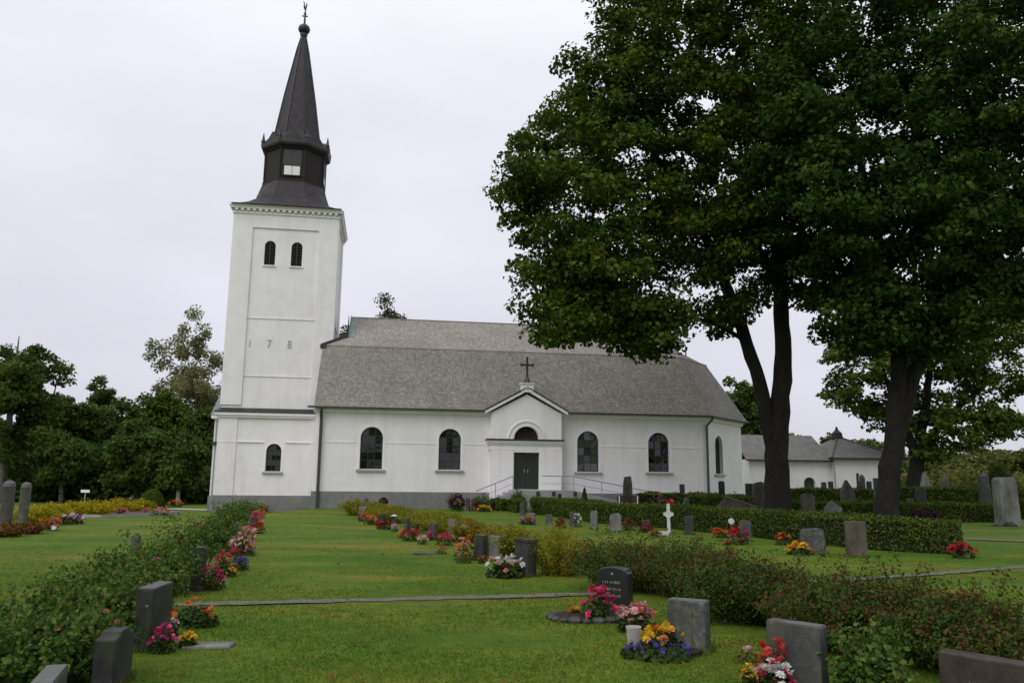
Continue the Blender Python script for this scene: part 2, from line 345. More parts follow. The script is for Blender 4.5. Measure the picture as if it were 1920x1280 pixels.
tag(np_mesh('grass', V.reshape(-1, 3), F3=np.arange(len(V)*3).reshape(-1, 3), mat='blade'), 'short mown grass blades of the near lawn', 'grass', kind='stuff')

# ================================================================ CHURCH
CH_O = (-11.289, 46.203, 0.0); CH_R = rad(9.0)
church = empty('church', CH_O, CH_R, 'white plastered country church with tall west tower, dark spire and grey shingled roof', 'church'); church.scale = (1.006, 1, 1)
U, VV = Vector((1, 0, 0)), Vector((0, 1, 0))
def arch(s0, s1, z0, z1, k=14):
    r = (s1-s0)/2; c = (s0+s1)/2; sp = z1-r
    return [(s0, z0), (s1, z0)]+[(c+r*math.cos(math.pi*i/k), sp+r*math.sin(math.pi*i/k)) for i in range(k+1)]
def wall(mb, outer, holes, o, d, n, reveal=.28):
    o, d, n = Vector(o), Vector(d), Vector(n); P = lambda a, t=0: o+d*a[0]+Vector((0, 0, a[1]))-n*t
    loops = [[Vector((a[0], a[1], 0)) for a in L] for L in [outer]+holes]; flat = [a for L in [outer]+holes for a in L]
    for tri in tessellate_polygon(loops): mb.poly([P(flat[i]) for i in tri])
    for h in holes:
        for a, b in zip(h, h[1:]+h[:1]): mb.poly([P(a), P(b), P(b, reveal), P(a, reveal)])
def clip(poly, x0, x1, y0, y1):
    for ax, val, sg in ((0, x0, 1), (0, x1, -1), (1, y0, 1), (1, y1, -1)):
        res = []
        for a, b in zip(poly, poly[1:]+poly[:1]):
            ia, ib = (a[ax]-val)*sg >= 0, (b[ax]-val)*sg >= 0
            if ia: res.append(a)
            if ia != ib:
                t_ = (val-a[ax])/(b[ax]-a[ax]); res.append((a[0]+(b[0]-a[0])*t_, a[1]+(b[1]-a[1])*t_))
        poly = res
        if len(poly) < 3: return []
    return poly
wr = random.Random(8)
def window(o, d, n, s0, s1, z0, z1, cols, rows, depth=.2, frame_mat='iron', glass='glass', band=.16, sill=True, bar=.035):
    """arched window: frame with bars (part), each pane, outer plaster band and sill (sub-parts)"""
    o, d, n = Vector(o), Vector(d), Vector(n); outline = arch(s0, s1, z0, z1); c = (s0+s1)/2; r = (s1-s0)/2; sp = z1-r; fw_ = .07
    P = lambda a, t: o+d*a[0]+Vector((0, 0, a[1]))+n*t
    mb = MB(); inner = arch(s0+fw_, s1-fw_, z0+fw_, z1-fw_)
    for k_ in range(len(outline)):
        a, b, a2, b2 = outline[k_], outline[(k_+1) % len(outline)], inner[k_], inner[(k_+1) % len(outline)]
        mb.poly([P(a, -depth), P(b, -depth), P(b2, -depth), P(a2, -depth)]); mb.poly([P(a2, -depth), P(b2, -depth), P(b2, -depth-.05), P(a2, -depth-.05)])
    xs = [s0+fw_+(s1-s0-2*fw_)*i/cols for i in range(cols+1)]; zs = [z0+fw_+(z1-z0-2*fw_)*i/rows for i in range(rows+1)]
    for x in xs[1:-1]:
        top = sp+math.sqrt(max(0, (r-fw_)**2-(x-c)**2)); mb.bar(P((x, z0+fw_), -depth-.02), P((x, top), -depth-.02), bar)
    for z in zs[1:-1]:
        hw = (r-fw_) if z <= sp else math.sqrt(max(0, (r-fw_)**2-(z-sp)**2)); mb.bar(P((c-hw, z), -depth-.022), P((c+hw, z), -depth-.022), bar)
    w = mb.build('window', frame_mat, church)
    for i in range(cols):
        for j in range(rows):
            q = clip(inner, xs[i], xs[i+1], zs[j], zs[j+1])
            if len(q) < 3: continue
            cx, cz = sum(a[0] for a in q)/len(q), sum(a[1] for a in q)/len(q); tx, tz = wr.gauss(0, .045), wr.gauss(0, .045)
            MB().poly([P(a, -depth-.03+(a[0]-cx)*tx+(a[1]-cz)*tz) for a in q]).build('pane', glass, w)
    if band:
        mb = MB(); ob = arch(s0-band, s1+band, z0, z1+band); k_ = len(ob); t_ = .025
        for q in range(1, k_-0):
            a, b, a2, b2 = ob[q], ob[(q+1) % k_], outline[q], outline[(q+1) % k_]
            if q == k_-0-0: break
            mb.poly([P(a, t_), P(b, t_), P(b2, t_), P(a2, t_)]); mb.poly([P(a, t_), P(b, t_), P(b, 0), P(a, 0)]); mb.poly([P(a2, t_), P(b2, t_), P(b2, -.02), P(a2, -.02)])
        mb.build('surround', 'plaster_smooth', w)
    if sill:
        mb = MB(); e = band+.03; a, b = s0-e, s1+e
        q = [(.14, z0-.14), (.16, z0-.05), (-depth, z0+.015), (-depth, z0-.14)]
        for (t0, za), (t1, zb) in zip(q, q[1:]+q[:1]): mb.poly([P((a, za), t0), P((b, za), t0), P((b, zb), t1), P((a, zb), t1)])
        mb.poly([P((a, z_), t_) for t_, z_ in q]); mb.poly([P((b, z_), t_) for t_, z_ in q]); mb.build('sill', 'sill', w)
    return w
# -- nave and chancel
NL, NW, T0, EZ, PZ = 23.68, 13.4, 4.15, 5.72, .95
plan = [(0, 0), (NL, 0), (NL+T0, T0), (NL+T0, NW-T0), (NL, NW), (0, NW)]
wins = [(2.56, 3.84, 2.22, 4.66), (7.08, 8.38, 2.24, 4.64), (15.4, 16.75, 2.22, 4.66), (19.85, 21.2, 2.26, 4.66)]
mb = MB(); S = 2**-.5
PX0, PX1 = 10.1, 14.3      # portal walls
wall(mb, [(0, PZ), (NL, PZ), (NL, EZ), (0, EZ)], [arch(*w) for w in wins], (0, 0, 0), U, -VV)
od, on = Vector((S, S, 0)), Vector((S, -S, 0)); LO = T0/S
wall(mb, [(0, PZ), (LO, PZ), (LO, EZ), (0, EZ)], [arch(1.15, 2.4, 2.2, 4.62)], (NL, 0, 0), od, on)
for a, b in zip(plan[2:], plan[3:]+plan[:1]): mb.poly([(a[0], a[1], PZ), (b[0], b[1], PZ), (b[0], b[1], EZ), (a[0], a[1], EZ)])
mb.build('nave_wall', 'plaster', church)
def offset(poly, d):
    res = []; n = len(poly)
    for i in range(n):
        p0, p1, p2 = Vector(poly[i-1]), Vector(poly[i]), Vector(poly[(i+1) % n]); e1, e2 = (p1-p0).normalized(), (p2-p1).normalized()
        n1, n2 = Vector((e1.y, -e1.x)), Vector((e2.y, -e2.x)); b = (n1+n2).normalized(); res.append(p1+b*d/max(.2, b.dot(n1)))
    return [(p.x, p.y) for p in res]
def ring(mb, poly, za, zb, closed=True):
    n = len(poly)
    for i in range(n if closed else n-1):
        a, b = poly[i], poly[(i+1) % n]; mb.poly([(*a, za), (*b, za), (*b, zb), (*a, zb)])
def slab_ring(mb, poly, off, za, zb):
    o = offset(poly, off); ring(mb, o, za, zb); n = len(poly)
    for z in (za, zb):
        for i in range(n): mb.poly([(*o[i], z), (*o[(i+1) % n], z), (*poly[(i+1) % n], z), (*poly[i], z)])
mb = MB(); slab_ring(mb, plan, .07, -.8, PZ); mb.build('plinth', 'plinth', church)
mb = MB()
# thin string course, broken by the portal and the windows
for a, b in ((0.0, 2.38), (4.02, 6.9), (8.56, PX0-.02), (PX1+.02, 15.22), (16.93, 19.67), (21.38, NL+.01)): MB().box((a, -.022, 3.72), (b, .01, 3.77)).build('string_course', 'plaster_smooth', church)
mb = MB(); slab_ring(mb, plan, .14, EZ-.26, EZ-.12); slab_ring(mb, plan, .26, EZ-.12, EZ); mb.build('cornice', 'plaster_smooth', church)
for a, b in ((-.02, .42), (NL-.42, NL+.01)): MB().box((a, -.05, PZ), (b, .02, EZ-.27)).build('corner_strip', 'plaster_smooth', church)
for w in wins: window((0, 0, 0), U, -VV, *w, 3, 5, glass='glass_pale' if w[0] == 15.4 else 'glass')
window((NL, 0, 0), od, on, 1.15, 2.4, 2.2, 4.62, 3, 5)
# -- mansard roof with hipped ends
eave = offset(plan, .42); brk = offset(plan, -2.0); BZ, RZ = 9.68, 12.42
eave[0] = (-.12, eave[0][1]); eave[5] = (-.12, eave[5][1]); brk[0] = (0.0, brk[0][1]); brk[5] = (0.0, brk[5][1])
RE = NL+T0-2-4.7; ridge_w = (4.0, NW/2); ridge_e = (RE, NW/2); tanU = (RZ-BZ)/(NW/2-2)
hipW = (1.4, 3.4)           # the hip runs up to the tower corner, then the roof butts the tower wall
roof = MB(); ez = EZ+.02
low = [[(*eave[i], ez), (*eave[i+1], ez), (*brk[i+1], BZ), (*brk[i], BZ)] for i in range(5)]
hz = BZ+(hipW[1]-2)*tanU
upS = [(*brk[0], BZ), (*brk[1], BZ), (*ridge_e, RZ), (hipW[0], NW/2, RZ), (*hipW, hz)]
upN = [(*brk[5], BZ), (*brk[4], BZ), (*ridge_e, RZ), (hipW[0], NW/2, RZ), (hipW[0], NW-3.4, hz)]
ups = [[(*brk[i], BZ), (*brk[i+1], BZ), (*ridge_e, RZ)] for i in (1, 2, 3)]
for q in low+[upS, upN]+ups: roof.poly(q)
roof.poly([(*brk[0], BZ), (*eave[0], ez), (*eave[5], ez), (*brk[5], BZ)]); roof.poly([(*brk[0], BZ), (*hipW, hz), (hipW[0], NW-3.4, hz), (*brk[5], BZ)])
roof.poly([(*p, ez) for p in eave]); roof_o = roof.build('roof', 'shingle', church)
# shingle courses
sv = []; srng = random.Random(4)
def shingle_face(bl, br, tl, tr, expo=.165, wid=.105):
    bl, br, tl, tr = map(Vector, (bl, br, tl, tr)); nrm = (br-bl).cross(tl-bl).normalized()
    if nrm.z < 0: nrm = -nrm
    L = (((tl+tr)/2)-((bl+br)/2)).length; rows = max(1, int(L/expo))
    for r_ in range(rows):
        f0, f1 = r_/rows, min(1, (r_+1.25)/rows)
        a, b, c, e = bl.lerp(tl, f0), br.lerp(tr, f0), bl.lerp(tl, f1), br.lerp(tr, f1); W = (b-a).length; k = max(1, int(W/wid)); off = srng.uniform(-.4, .4)/k
        cuts = [0]+sorted(min(.999, max(.001, (i+off+srng.uniform(-.22, .22)/1)/k)) for i in range(1, k))+[1]
        for s0, s1 in zip(cuts[:-1], cuts[1:]):
            if s1-s0 < .2/k: continue
            lift = .018+srng.uniform(0, .010); dn = (a-c).normalized()*srng.uniform(0, .03)
            p0, p1, p2, p3 = a.lerp(b, s0)+nrm*lift+dn, a.lerp(b, s1)+nrm*lift+dn, c.lerp(e, s1)+nrm*.012, c.lerp(e, s0)+nrm*.012
            sv.append((p0, p1, p2, p3, a.lerp(b, s0)+nrm*.002+dn, a.lerp(b, s1)+nrm*.002+dn))
shingle_face(*[low[0][i] for i in (0, 1, 3, 2)]); shingle_face(*[low[1][i] for i in (0, 1, 3, 2)]); shingle_face(*[low[2][i] for i in (0, 1, 3, 2)], expo=.3, wid=.3)
hA = (BZ+(3.4-2)*tanU); v4 = lambda u, v: (u, v, BZ+(v-2)*tanU)
ue = lambda v: brk[1][0]+(RE-brk[1][0])*(v-2)/(NW/2-2)
shingle_face(v4(0, 2), v4(ue(2), 2), v4(1.4, 3.4), v4(ue(3.4), 3.4)); shingle_face(v4(1.4, 3.4), v4(ue(3.4), 3.4), v4(1.4, NW/2-.02), v4(ue(NW/2-.02), NW/2-.02))
shingle_face((*brk[1], BZ), (*brk[2], BZ), (RE-.02, NW/2-.02, RZ), (RE+.02, NW/2+.02, RZ)); shingle_face((*brk[2], BZ), (*brk[3], BZ), (RE+.02, NW/2-.04, RZ), (RE+.02, NW/2+.04, RZ), expo=.3, wid=.3)
V = np.array([[tuple(p) for p in q] for q in sv], float).reshape(-1, 3); i0 = np.arange(len(sv))[:, None]*6
tag(np_mesh('shingles', V, F4=np.concatenate([i0+np.array([[0, 1, 2, 3]]), i0+np.array([[4, 5, 1, 0]])], 1).reshape(-1, 4), mat='shingle', parent=church), kind='stuff')
mb = MB()      # break ledge, hip and ridge boards, barge board against the tower
for i in range(0, 4): mb.bar((*brk[i], BZ+.03), (*brk[i+1], BZ+.03), .12, .07)
mb.bar((hipW[0], NW/2, RZ+.03), (*ridge_e, RZ+.03), .16, .06); mb.build('ridge_board', 'shingle', church)
MB().bar((brk[0][0]-.06, brk[0][1]-.06, BZ+.02), (hipW[0], hipW[1]-.06, hz+.08), .12, .2).bar((-.14, brk[0][1]-.1, BZ-.12), (.22, brk[0][1]-.1, BZ+.0), .16, .24).build('barge_board', 'iron', church)
MB().poly([(1.42, 3.36, hz+.02), (1.85, 3.36, hz+.04), (1.85, NW/2, RZ+.05), (1.42, NW/2, RZ+.05)]).poly([(1.42, 3.36, hz+.02), (1.42, NW/2, RZ+.05), (1.42, NW/2, RZ+.35), (1.42, 3.36, hz+.35)]).build('flashing', 'copper_green', church)
mb = MB()
for i in range(0, 4):
    a, b = Vector((*offset(plan, .47)[i], EZ-.0)), Vector((*offset(plan, .47)[i+1], EZ-.0))
    if i == 0:
        mb.bar(a, (PX0-.45, a.y, EZ), .12, .12, 6); mb.bar((PX1+.3, a.y, EZ), b, .12, .12, 6)
    else: mb.bar(a, b, .12, .12, 6)
mb.build('gutter', 'pipe', church)
def downpipe(pts, r=.075, mat='pipe'):
    mb = MB(); mb.tube(pts, [r]*len(pts), 8)
    return mb.build('downpipe', mat, church, smooth=False)
downpipe([(.3, -.42, EZ-.03), (.3, -.40, EZ-.2), (.3, -.17, EZ-.6), (.3, -.16, -.15), (.3, -.24, -.28)], .09)
downpipe([(NL+.32, -.25, EZ-.03), (NL+.25, -.3, EZ-.18), (NL-.08, -.16, EZ-.6), (NL-.08, -.16, .25), (NL-.08, -.24, .1)], .075)
# -- portal
gx0, gx1, gz, ga, pv = 9.72, 14.66, EZ-.02, 7.02, -.62; pc = (PX0+PX1)/2
door = [(11.45, 1.15), (12.97, 1.15), (12.97, 3.30), (11.45, 3.30)]
lun = [(12.94, 4.08)]+[(12.20+.74*math.cos(math.pi*i/16), 4.08+.78*math.sin(math.pi*i/16)) for i in range(1, 16)]+[(11.46, 4.08)]
mb = MB(); wall(mb, [(PX0, PZ-.9), (PX1, PZ-.9), (PX1, EZ-.1), (pc, ga-.28), (PX0, EZ-.1)], [door, lun], (0, pv, 0), U, -VV, .34)
for x in (PX0, PX1): mb.poly([(x, pv, PZ-.9), (x, .3, PZ-.9), (x, .3, EZ-.1), (x, pv, EZ-.1)])
mb.build('portal_wall', 'plaster_smooth', church)
mb = MB()      # raking cornice
for sx in (-1, 1):
    e = gx0 if sx < 0 else gx1
    mb.prism([(e, gz-.16), (pc, ga-.10), (pc, ga+.08), (e, gz+.02)] if sx < 0 else [(pc, ga-.10), (e, gz-.16), (e, gz+.02), (pc, ga+.08)], (0, pv, 0), U, -VV, -.05, .2)
mb.build('raking_cornice', 'plaster_smooth', church)
mb = MB()      # portal roof, dark metal
for e in (gx0-.03, gx1+.03):
    mb.poly([(e, pv-.24, gz+.03), (pc, pv-.24, ga+.10), (pc, 2.1, ga+.10), (e, 1.3, gz+.03)]); mb.poly([(e, pv-.24, gz+.09), (pc, pv-.24, ga+.17), (pc, 2.1, ga+.17), (e, 1.3, gz+.09)])
    mb.poly([(e, pv-.24, gz+.03), (pc, pv-.24, ga+.10), (pc, pv-.24, ga+.17), (e, pv-.24, gz+.09)])
mb.build('portal_roof', 'tin_dark', church)
mb = MB().box((pc-.36, pv-.22, ga-.16), (pc+.36, pv+.2, ga+.32)).box((pc-.42, pv-.28, ga+.32), (pc+.42, pv+.26, ga+.38)); blk = mb.build('cross_block', 'plaster_smooth', church)
MB().lathe([(.11, .0), (.11, .02)], 12).build('emblem', 'sill', blk, (pc, pv-.225, ga+.07)).rotation_euler = (rad(90), 0, 0)
mb = MB(); z = ga+.38
mb.lathe([(.26, z), (.2, z+.1), (.12, z+.3), (.07, z+.42), (.07, z+.44)], 8, (pc, pv)); mb.box((pc-.055, pv-.05, z+.3), (pc+.055, pv+.05, z+1.5)); mb.box((pc-.33, pv-.052, z+1.06), (pc+.33, pv+.052, z+1.17))
for a, b in ((pc-.35, z+1.115), (pc+.35, z+1.115), (pc, z+1.52)): mb.box((a-.06, pv-.06, b-.08), (a+.06, pv+.06, b+.08))
mb.build('roof_cross', 'iron', church)
MB().box((PX0-.28, pv-.24, 3.98), (11.44, .1, 4.07)).box((12.98, pv-.24, 3.98), (PX1+.12, .1, 4.07)).box((11.44, pv-.24, 3.98), (12.98, pv+.3, 4.07)).build('ledge_cover', 'tin_dark', church)
MB().box((PX0-.22, pv-.17, 3.86), (PX1+.08, .1, 3.98)).box((PX0-.12, pv-.10, 3.76), (PX1+.05, .1, 3.86)).box((PX0-.10, pv-.05, 3.44), (11.43, .1, 3.52)).box((12.99, pv-.05, 3.44), (PX1+.05, .1, 3.52)).build('portal_cornice', 'plaster_smooth', church)
MB().box((PX0-.04, pv-.04, .1), (11.40, pv, 3.44)).box((13.02, pv-.04, .1), (PX1+.03, pv, 3.44)).build('pilaster', 'plaster_smooth', church)
mb = MB()      # archivolt round the lunette
for r0, r1, t_ in ((.80, .98, .05), (1.06, 1.14, .07)):
    k = 20
    for i in range(k):
        a0, a1 = math.pi*i/k, math.pi*(i+1)/k
        q = [(pc+r*math.cos(a), 4.03+r*math.sin(a)) for r, a in ((r0, a0), (r1, a0), (r1, a1), (r0, a1))]
        mb.prism(q, (0, pv, 0), U, -VV, -.01, t_)
mb.build('archivolt', 'plaster_smooth', church)
mb = MB(); mb.poly([(a[0], pv+.32, a[1]) for a in lun]); lw = mb.build('lunette_window', 'lantern_wood', church)
mb = MB()
for a in (45, 90, 135): mb.bar((12.2, pv+.3, 4.08), (12.2+.74*math.cos(rad(a)), pv+.3, 4.08+.74*math.sin(rad(a))), .03)
mb.build('glazing_bar', 'iron', lw)
for sx, a, b in ((1, 11.45, 12.205), (-1, 12.215, 12.97)):
    mb = MB().box((a, pv+.26, 1.15), (b, pv+.33, 3.30)); n_ = 5
    for i in range(n_): mb.box((a+.03+(b-a-.06)*i/n_+.012, pv+.235, 1.2), (a+.03+(b-a-.06)*(i+1)/n_-.012, pv+.265, 3.25))
    dl = mb.build('door', 'door_green', church); hx = b-.09 if sx > 0 else a+.09
    MB().bar((hx, pv+.2, 2.12), (hx, pv+.2, 2.32), .035).bar((hx-.09*sx, pv+.19, 2.24), (hx, pv+.19, 2.24), .025).build('handle', 'zinc', dl)
MB().poly([(11.3, pv+.35, 1.0), (13.1, pv+.35, 1.0), (13.1, pv+.35, 5), (11.3, pv+.35, 5)]).build('door_backing', 'door_green', church)
# -- tower
TX0, TX1, TY0, TY1, TG = -5.9, .42, 3.4, 9.1, -.9; TCX, TCY = (TX0+TX1)/2, (TY0+TY1)/2
low_t = [(TX0-.09, TY0-.12), (TX1+.12, TY0-.12), (TX1+.12, TY1+.12), (TX0-.09, TY1+.12)]; upt = [(TX0, TY0), (TX1, TY0), (TX1, TY1), (TX0, TY1)]
mb = MB(); LZ = 5.55
wall(mb, [(TX0-.09, .62), (TX1+.12, .62), (TX1+.12, LZ), (TX0-.09, LZ)], [arch(-3.12, -2.22, 2.05, 3.72)], (0, TY0-.12, 0), U, -VV)
for a, b in zip(low_t[1:], low_t[2:]+low_t[:1]): mb.poly([(*a, .62), (*b, .62), (*b, LZ), (*a, LZ)])
bel = [(-4.0, -3.33, 14.95, 16.55), (-2.36, -1.68, 14.95, 16.55)]; TZ = 18.34
wall(mb, [(TX0, LZ), (TX1, LZ), (TX1, TZ), (TX0, TZ)], [arch(*w) for w in bel], (0, TY0, 0), U, -VV, .3)
for a, b in zip(upt[1:], upt[2:]+upt[:1]): mb.poly([(*a, LZ), (*b, LZ), (*b, TZ), (*a, TZ)])
mb.build('tower_wall', 'plaster', church)
mb = MB(); slab_ring(mb, low_t, .08, TG, .62); mb.build('tower_plinth', 'plinth', church)
mb = MB()      # raised corner strips and frame of the recessed fields, both stages
def strips(y, x0, x1, z0, z1, w, t_, top):
    mb.box((x0, y-t_, z0), (x0+w, y+.02, z1)); mb.box((x1-w, y-t_, z0), (x1, y+.02, z1)); mb.box((x0+w, y-t_, z1-top), (x1-w, y+.02, z1))
strips(TY0, TX0-.002, TX1+.002, LZ+.5, TZ, 1.12, .09, .98); strips(TY0-.12, TX0-.092, TX1+.122, .62, LZ-.26, 1.1, .06, .02)
for x, sx in ((TX1, 1), (TX0, -1)):
    for a, b in ((TY0-.085, TY0+1.1), (TY1-1.1, TY1)): mb.box((min(x, x+.10*sx), a, LZ+.5), (max(x, x+.10*sx), b, TZ))
mb.build('corner_pilaster', 'plaster', church)
for z_ in (7.85, 11.5):
    mb = MB(); slab_ring(mb, upt, .045, z_-.018, z_+.010); mb.build('tower_string_course', 'plaster', church)
for a, b in ((TX0-.10, -3.32), (-2.02, TX1+.1)): MB().box((a, TY0-.198, 3.78), (b, TY0-.1, 3.83)).build('tower_string_course', 'plaster_smooth', church)
mb = MB(); slab_ring(mb, low_t, .16, LZ-.28, LZ-.14); slab_ring(mb, low_t, .26, LZ-.14, LZ+.02); mb.build('stage_cornice', 'plaster_smooth', church)
mb = MB(); o_ = offset(low_t, .30)
for i in range(4):
    a, b, c_, e_ = o_[i], o_[(i+1) % 4], upt[(i+1) % 4], upt[i]; mb.poly([(*a, LZ+.06), (*b, LZ+.06), (*c_, LZ+.32), (*e_, LZ+.32)]); mb.poly([(*a, LZ+.02), (*b, LZ+.02), (*b, LZ+.06), (*a, LZ+.06)])
mb.build('stage_roof', 'tin_dark', church)
window((0, TY0-.12, 0), U, -VV, -3.12, -2.22, 2.05, 3.72, 3, 5, band=.12)
for w in bel:      # sound openings with slats
    s0, s1, z0, z1 = w; r = (s1-s0)/2; c = (s0+s1)/2; sp = z1-r
    mb = MB(); mb.prism(arch(s0+.002, s1-.002, z0+.002, z1-.002), (0, TY0, 0), U, -VV, -.30, -.27); lou = mb.build('sound_opening', 'louvre', church)
    zz_ = z0+.06
    while zz_ < z1-.12:
        hw = r-.03 if zz_+.1 < sp else math.sqrt(max(.01, (r-.03)**2-(zz_+.1-sp)**2)); y = TY0+.16
        MB().poly([(c-hw, y-.09, zz_), (c+hw, y-.09, zz_), (c+hw, y+.09, zz_+.14), (c-hw, y+.09, zz_+.14)]).poly([(c-hw, y-.09, zz_), (c+hw, y-.09, zz_), (c+hw, y-.09, zz_+.025), (c-hw, y-.09, zz_+.025)]).build('slat', 'louvre', lou); zz_ += .17
    MB().bar((c, TY0+.06, z0), (c, TY0+.06, z1-.02), .05).build('mullion', 'louvre', lou)
    MB().box((s0-.08, TY0-.08, z0-.09), (s1+.08, TY0+.28, z0-.01)).build('sill', 'plaster_smooth', lou)
for ch, x in (('1', -4.52), ('7', -3.36), ('8', -2.14)):      # iron date numerals, the last one hidden by the nave roof
    f = bpy.data.curves.new('numeral', 'FONT'); f.body = ch; f.size = .74; f.offset = -.012; f.extrude = .02; f.align_x = 'CENTER'; o = bpy.data.objects.new('numeral', f); C.objects.link(o)
    dg = bpy.context.evaluated_depsgraph_get(); me_ = bpy.data.meshes.new_from_object(o.evaluated_get(dg)); bpy.data.objects.remove(o); me_.materials.clear(); o = link('numeral', me_, 'sill')
    o.parent = church; o.location = (x, TY0-.03, 9.66); o.rotation_euler = (rad(90), 0, 0); o.scale = (.72, 1, 1)
# tower cornice: painted boards with a dark shadow line of gaps
mb = MB(); slab_ring(mb, upt, .16, TZ-.1, TZ+.06); slab_ring(mb, upt, .30, TZ+.20, TZ+.34); slab_ring(mb, upt, .36, TZ+.34, TZ+.44); mb.build('tower_cornice', 'plaster_smooth', church)
mb = MB(); slab_ring(mb, upt, .19, TZ+.06, TZ+.20); mb.build('cornice_frieze', 'sill', church)
dm = MB().box((-.09, -.06, 0), (.09, .06, .13)).mesh('dentil'); dm.materials.append(MATS['plaster_smooth'])
for i in range(18):
    x = TX0-.1+(TX1-TX0+.2)*(i+.5)/18; link('dentil', dm, None, church, (x, TY0-.24, TZ+.065))
for i in range(18):
    y = TY0-.1+(TY1-TY0+.2)*(i+.5)/18; link('dentil', dm, None, church, (TX1+.24, y, TZ+.065), rad(90))
# skirt roof from the square to the octagon, concave
OR = 2.06; ph8 = math.pi/8; c8 = (TCX, TCY)
def octa(r, z): return [(TCX+r*math.cos(ph8+i*math.pi/4), TCY+r*math.sin(ph8+i*math.pi/4), z) for i in range(8)]
def sqo(h, z):    # square outline sampled at the eight octagon directions
    res = []
    for i in range(8):
        a = ph8+i*math.pi/4; c_, s_ = math.cos(a), math.sin(a); k = h/max(abs(c_), abs(s_)); res.append(Vector((TCX+c_*k, TCY+s_*k, z)))
    return res
cz = TZ+.44; hs = (TX1-TX0)/2+.24
corner = [Vector((TCX+sx*hs, TCY+sy*hs, cz)) for sx, sy in ((1, 1), (-1, 1), (-1, -1), (1, -1))]
mb = MB(); prof = [(0, 0), (.22, .06), (.45, .2), (.68, .46), (.85, .74), (1, 1)]; SZ = 21.35
rings = []
for t_, hz_ in prof:
    sq = sqo(hs, 0); oc = octa(OR+.1, 0); z_ = cz+(SZ-cz)*hz_; L = []
    for i in range(8):
        p = Vector(sq[i]).lerp(Vector(oc[i]), t_); L.append((p.x, p.y, z_))
        if i % 2 == 0:      # square corner line between directions 0-1, 2-3 ...
            co = corner[i//2].lerp((Vector(oc[i])+Vector(oc[(i+1) % 8]))/2, t_); L.append((co.x, co.y, z_))
    rings.append(L)
for A, B in zip(rings[:-1], rings[1:]):
    k = len(A)
    for i in range(k): mb.poly([A[i], A[(i+1) % k], B[(i+1) % k], B[i]])
mb.poly(rings[0]); mb.build('skirt_roof', 'cap_shingle', church)
# lantern
def oring(mb, prof, k=8): mb.lathe(prof, k, c8, ph8)
mb = MB(); oring(mb, [(OR+.12, SZ-.05), (OR+.12, SZ+.12), (OR, SZ+.16), (OR, 23.62), (OR+.1, 23.66), (OR+.1, 23.75)]); lan = mb.build('lantern', 'lantern_wood', church)
for i in range(8):
    a = i*math.pi/4; nrm = Vector((math.cos(a), math.sin(a), 0)); tan = Vector((-math.sin(a), math.cos(a), 0)); ap = OR*math.cos(math.pi/8); o_ = Vector((TCX, TCY, 0))+nrm*ap
    if i in (0, 2, 4, 6):
        MB().prism([(-.58, 22.42), (.58, 22.42), (.58, 23.5), (-.58, 23.5)], o_, tan, nrm, .0, .04).build('shutter', 'louvre', lan)
        MB().prism([(-.50, 21.74), (.50, 21.74), (.50, 22.38), (-.50, 22.38)], o_, tan, nrm, 0, .035).build('white_hatch', 'white_paint', lan)
        mb = MB()
        mb.prism([(-.012, 21.74), (.012, 21.74), (.012, 22.38), (-.012, 22.38)], o_, tan, nrm, .03, .045)
        mb.prism([(-.64, 21.66), (.64, 21.66), (.64, 21.75), (-.64, 21.75)], o_, tan, nrm, 0, .08); mb.build('hatch_bar', 'lantern_wood', lan)
    p = octa(OR, 0)[i]; MB().bar((p[0], p[1], SZ+.1), (p[0], p[1], 23.66), .16, .16, 6).build('corner_post', 'lantern_wood', lan)
mb = MB(); oring(mb, [(OR+.08, 23.72), (OR+.28, 23.82), (OR+.34, 23.95), (OR+.34, 24.12), (OR+.24, 24.2), (1.72, 24.62)]); lc_ = mb.build('lantern_cornice', 'tin_dark', church)
for i in range(8):
    a = i*math.pi/4; nrm = Vector((math.cos(a), math.sin(a), 0)); tan = Vector((-math.sin(a), math.cos(a), 0)); o_ = Vector((TCX, TCY, 0))+nrm*(OR*.924+.16)
    mb = MB(); apx = Vector((TCX, TCY, 0))+nrm*1.3
    A, B_, T_ = o_+tan*.78+Vector((0, 0, 24.15)), o_-tan*.78+Vector((0, 0, 24.15)), o_+Vector((0, 0, 24.92)); K = apx+Vector((0, 0, 24.95))
    mb.poly([A, B_, T_]); mb.poly([A, T_, K]); mb.poly([B_, T_, K]); mb.poly([A, B_, K]); mb.build('gablet', 'tin_dark', lc_)
    p = octa(OR+.22, 0)[i]; MB().lathe([(.14, 24.1), (.13, 24.3), (.16, 24.36), (.10, 24.5), (.05, 24.8), (.02, 25.0)], 8, (p[0], p[1])).build('pinnacle', 'tin_dark', lc_)
mb = MB(); oring(mb, [(1.72, 24.6), (1.58, 25.0), (1.08, 28.0), (.42, 31.4), (.20, 32.35), (.13, 32.5)]); sp_ = mb.build('spire', 'cap_shingle', church)
mb = MB()
for i in range(8):
    for r0, z0, r1, z1 in ((1.59, 25.0, 1.09, 28.0), (1.09, 28.0, .43, 31.4), (.43, 31.4, .2, 32.35)): mb.bar(octa(r0, z0)[i], octa(r1, z1)[i], .07)
mb.build('hip_seam', 'tin_dark', sp_)
MB().lathe([(.13, 32.3), (.2, 32.42), (.28, 32.62), (.2, 32.7), (.2, 32.74)], 12, c8).lathe([(.02, 32.68), (.2, 32.72), (.36, 32.84), (.42, 33.02), (.36, 33.22), (.2, 33.36), (.06, 33.44), (.05, 33.5)], 16, c8).build('spire_ball', 'tin_dark', church, smooth=True)
mb = MB().lathe([(.075, 33.4), (.06, 34.2), (.03, 34.72)], 8, c8); wv = mb.build('weathercock_rod', 'iron', church)
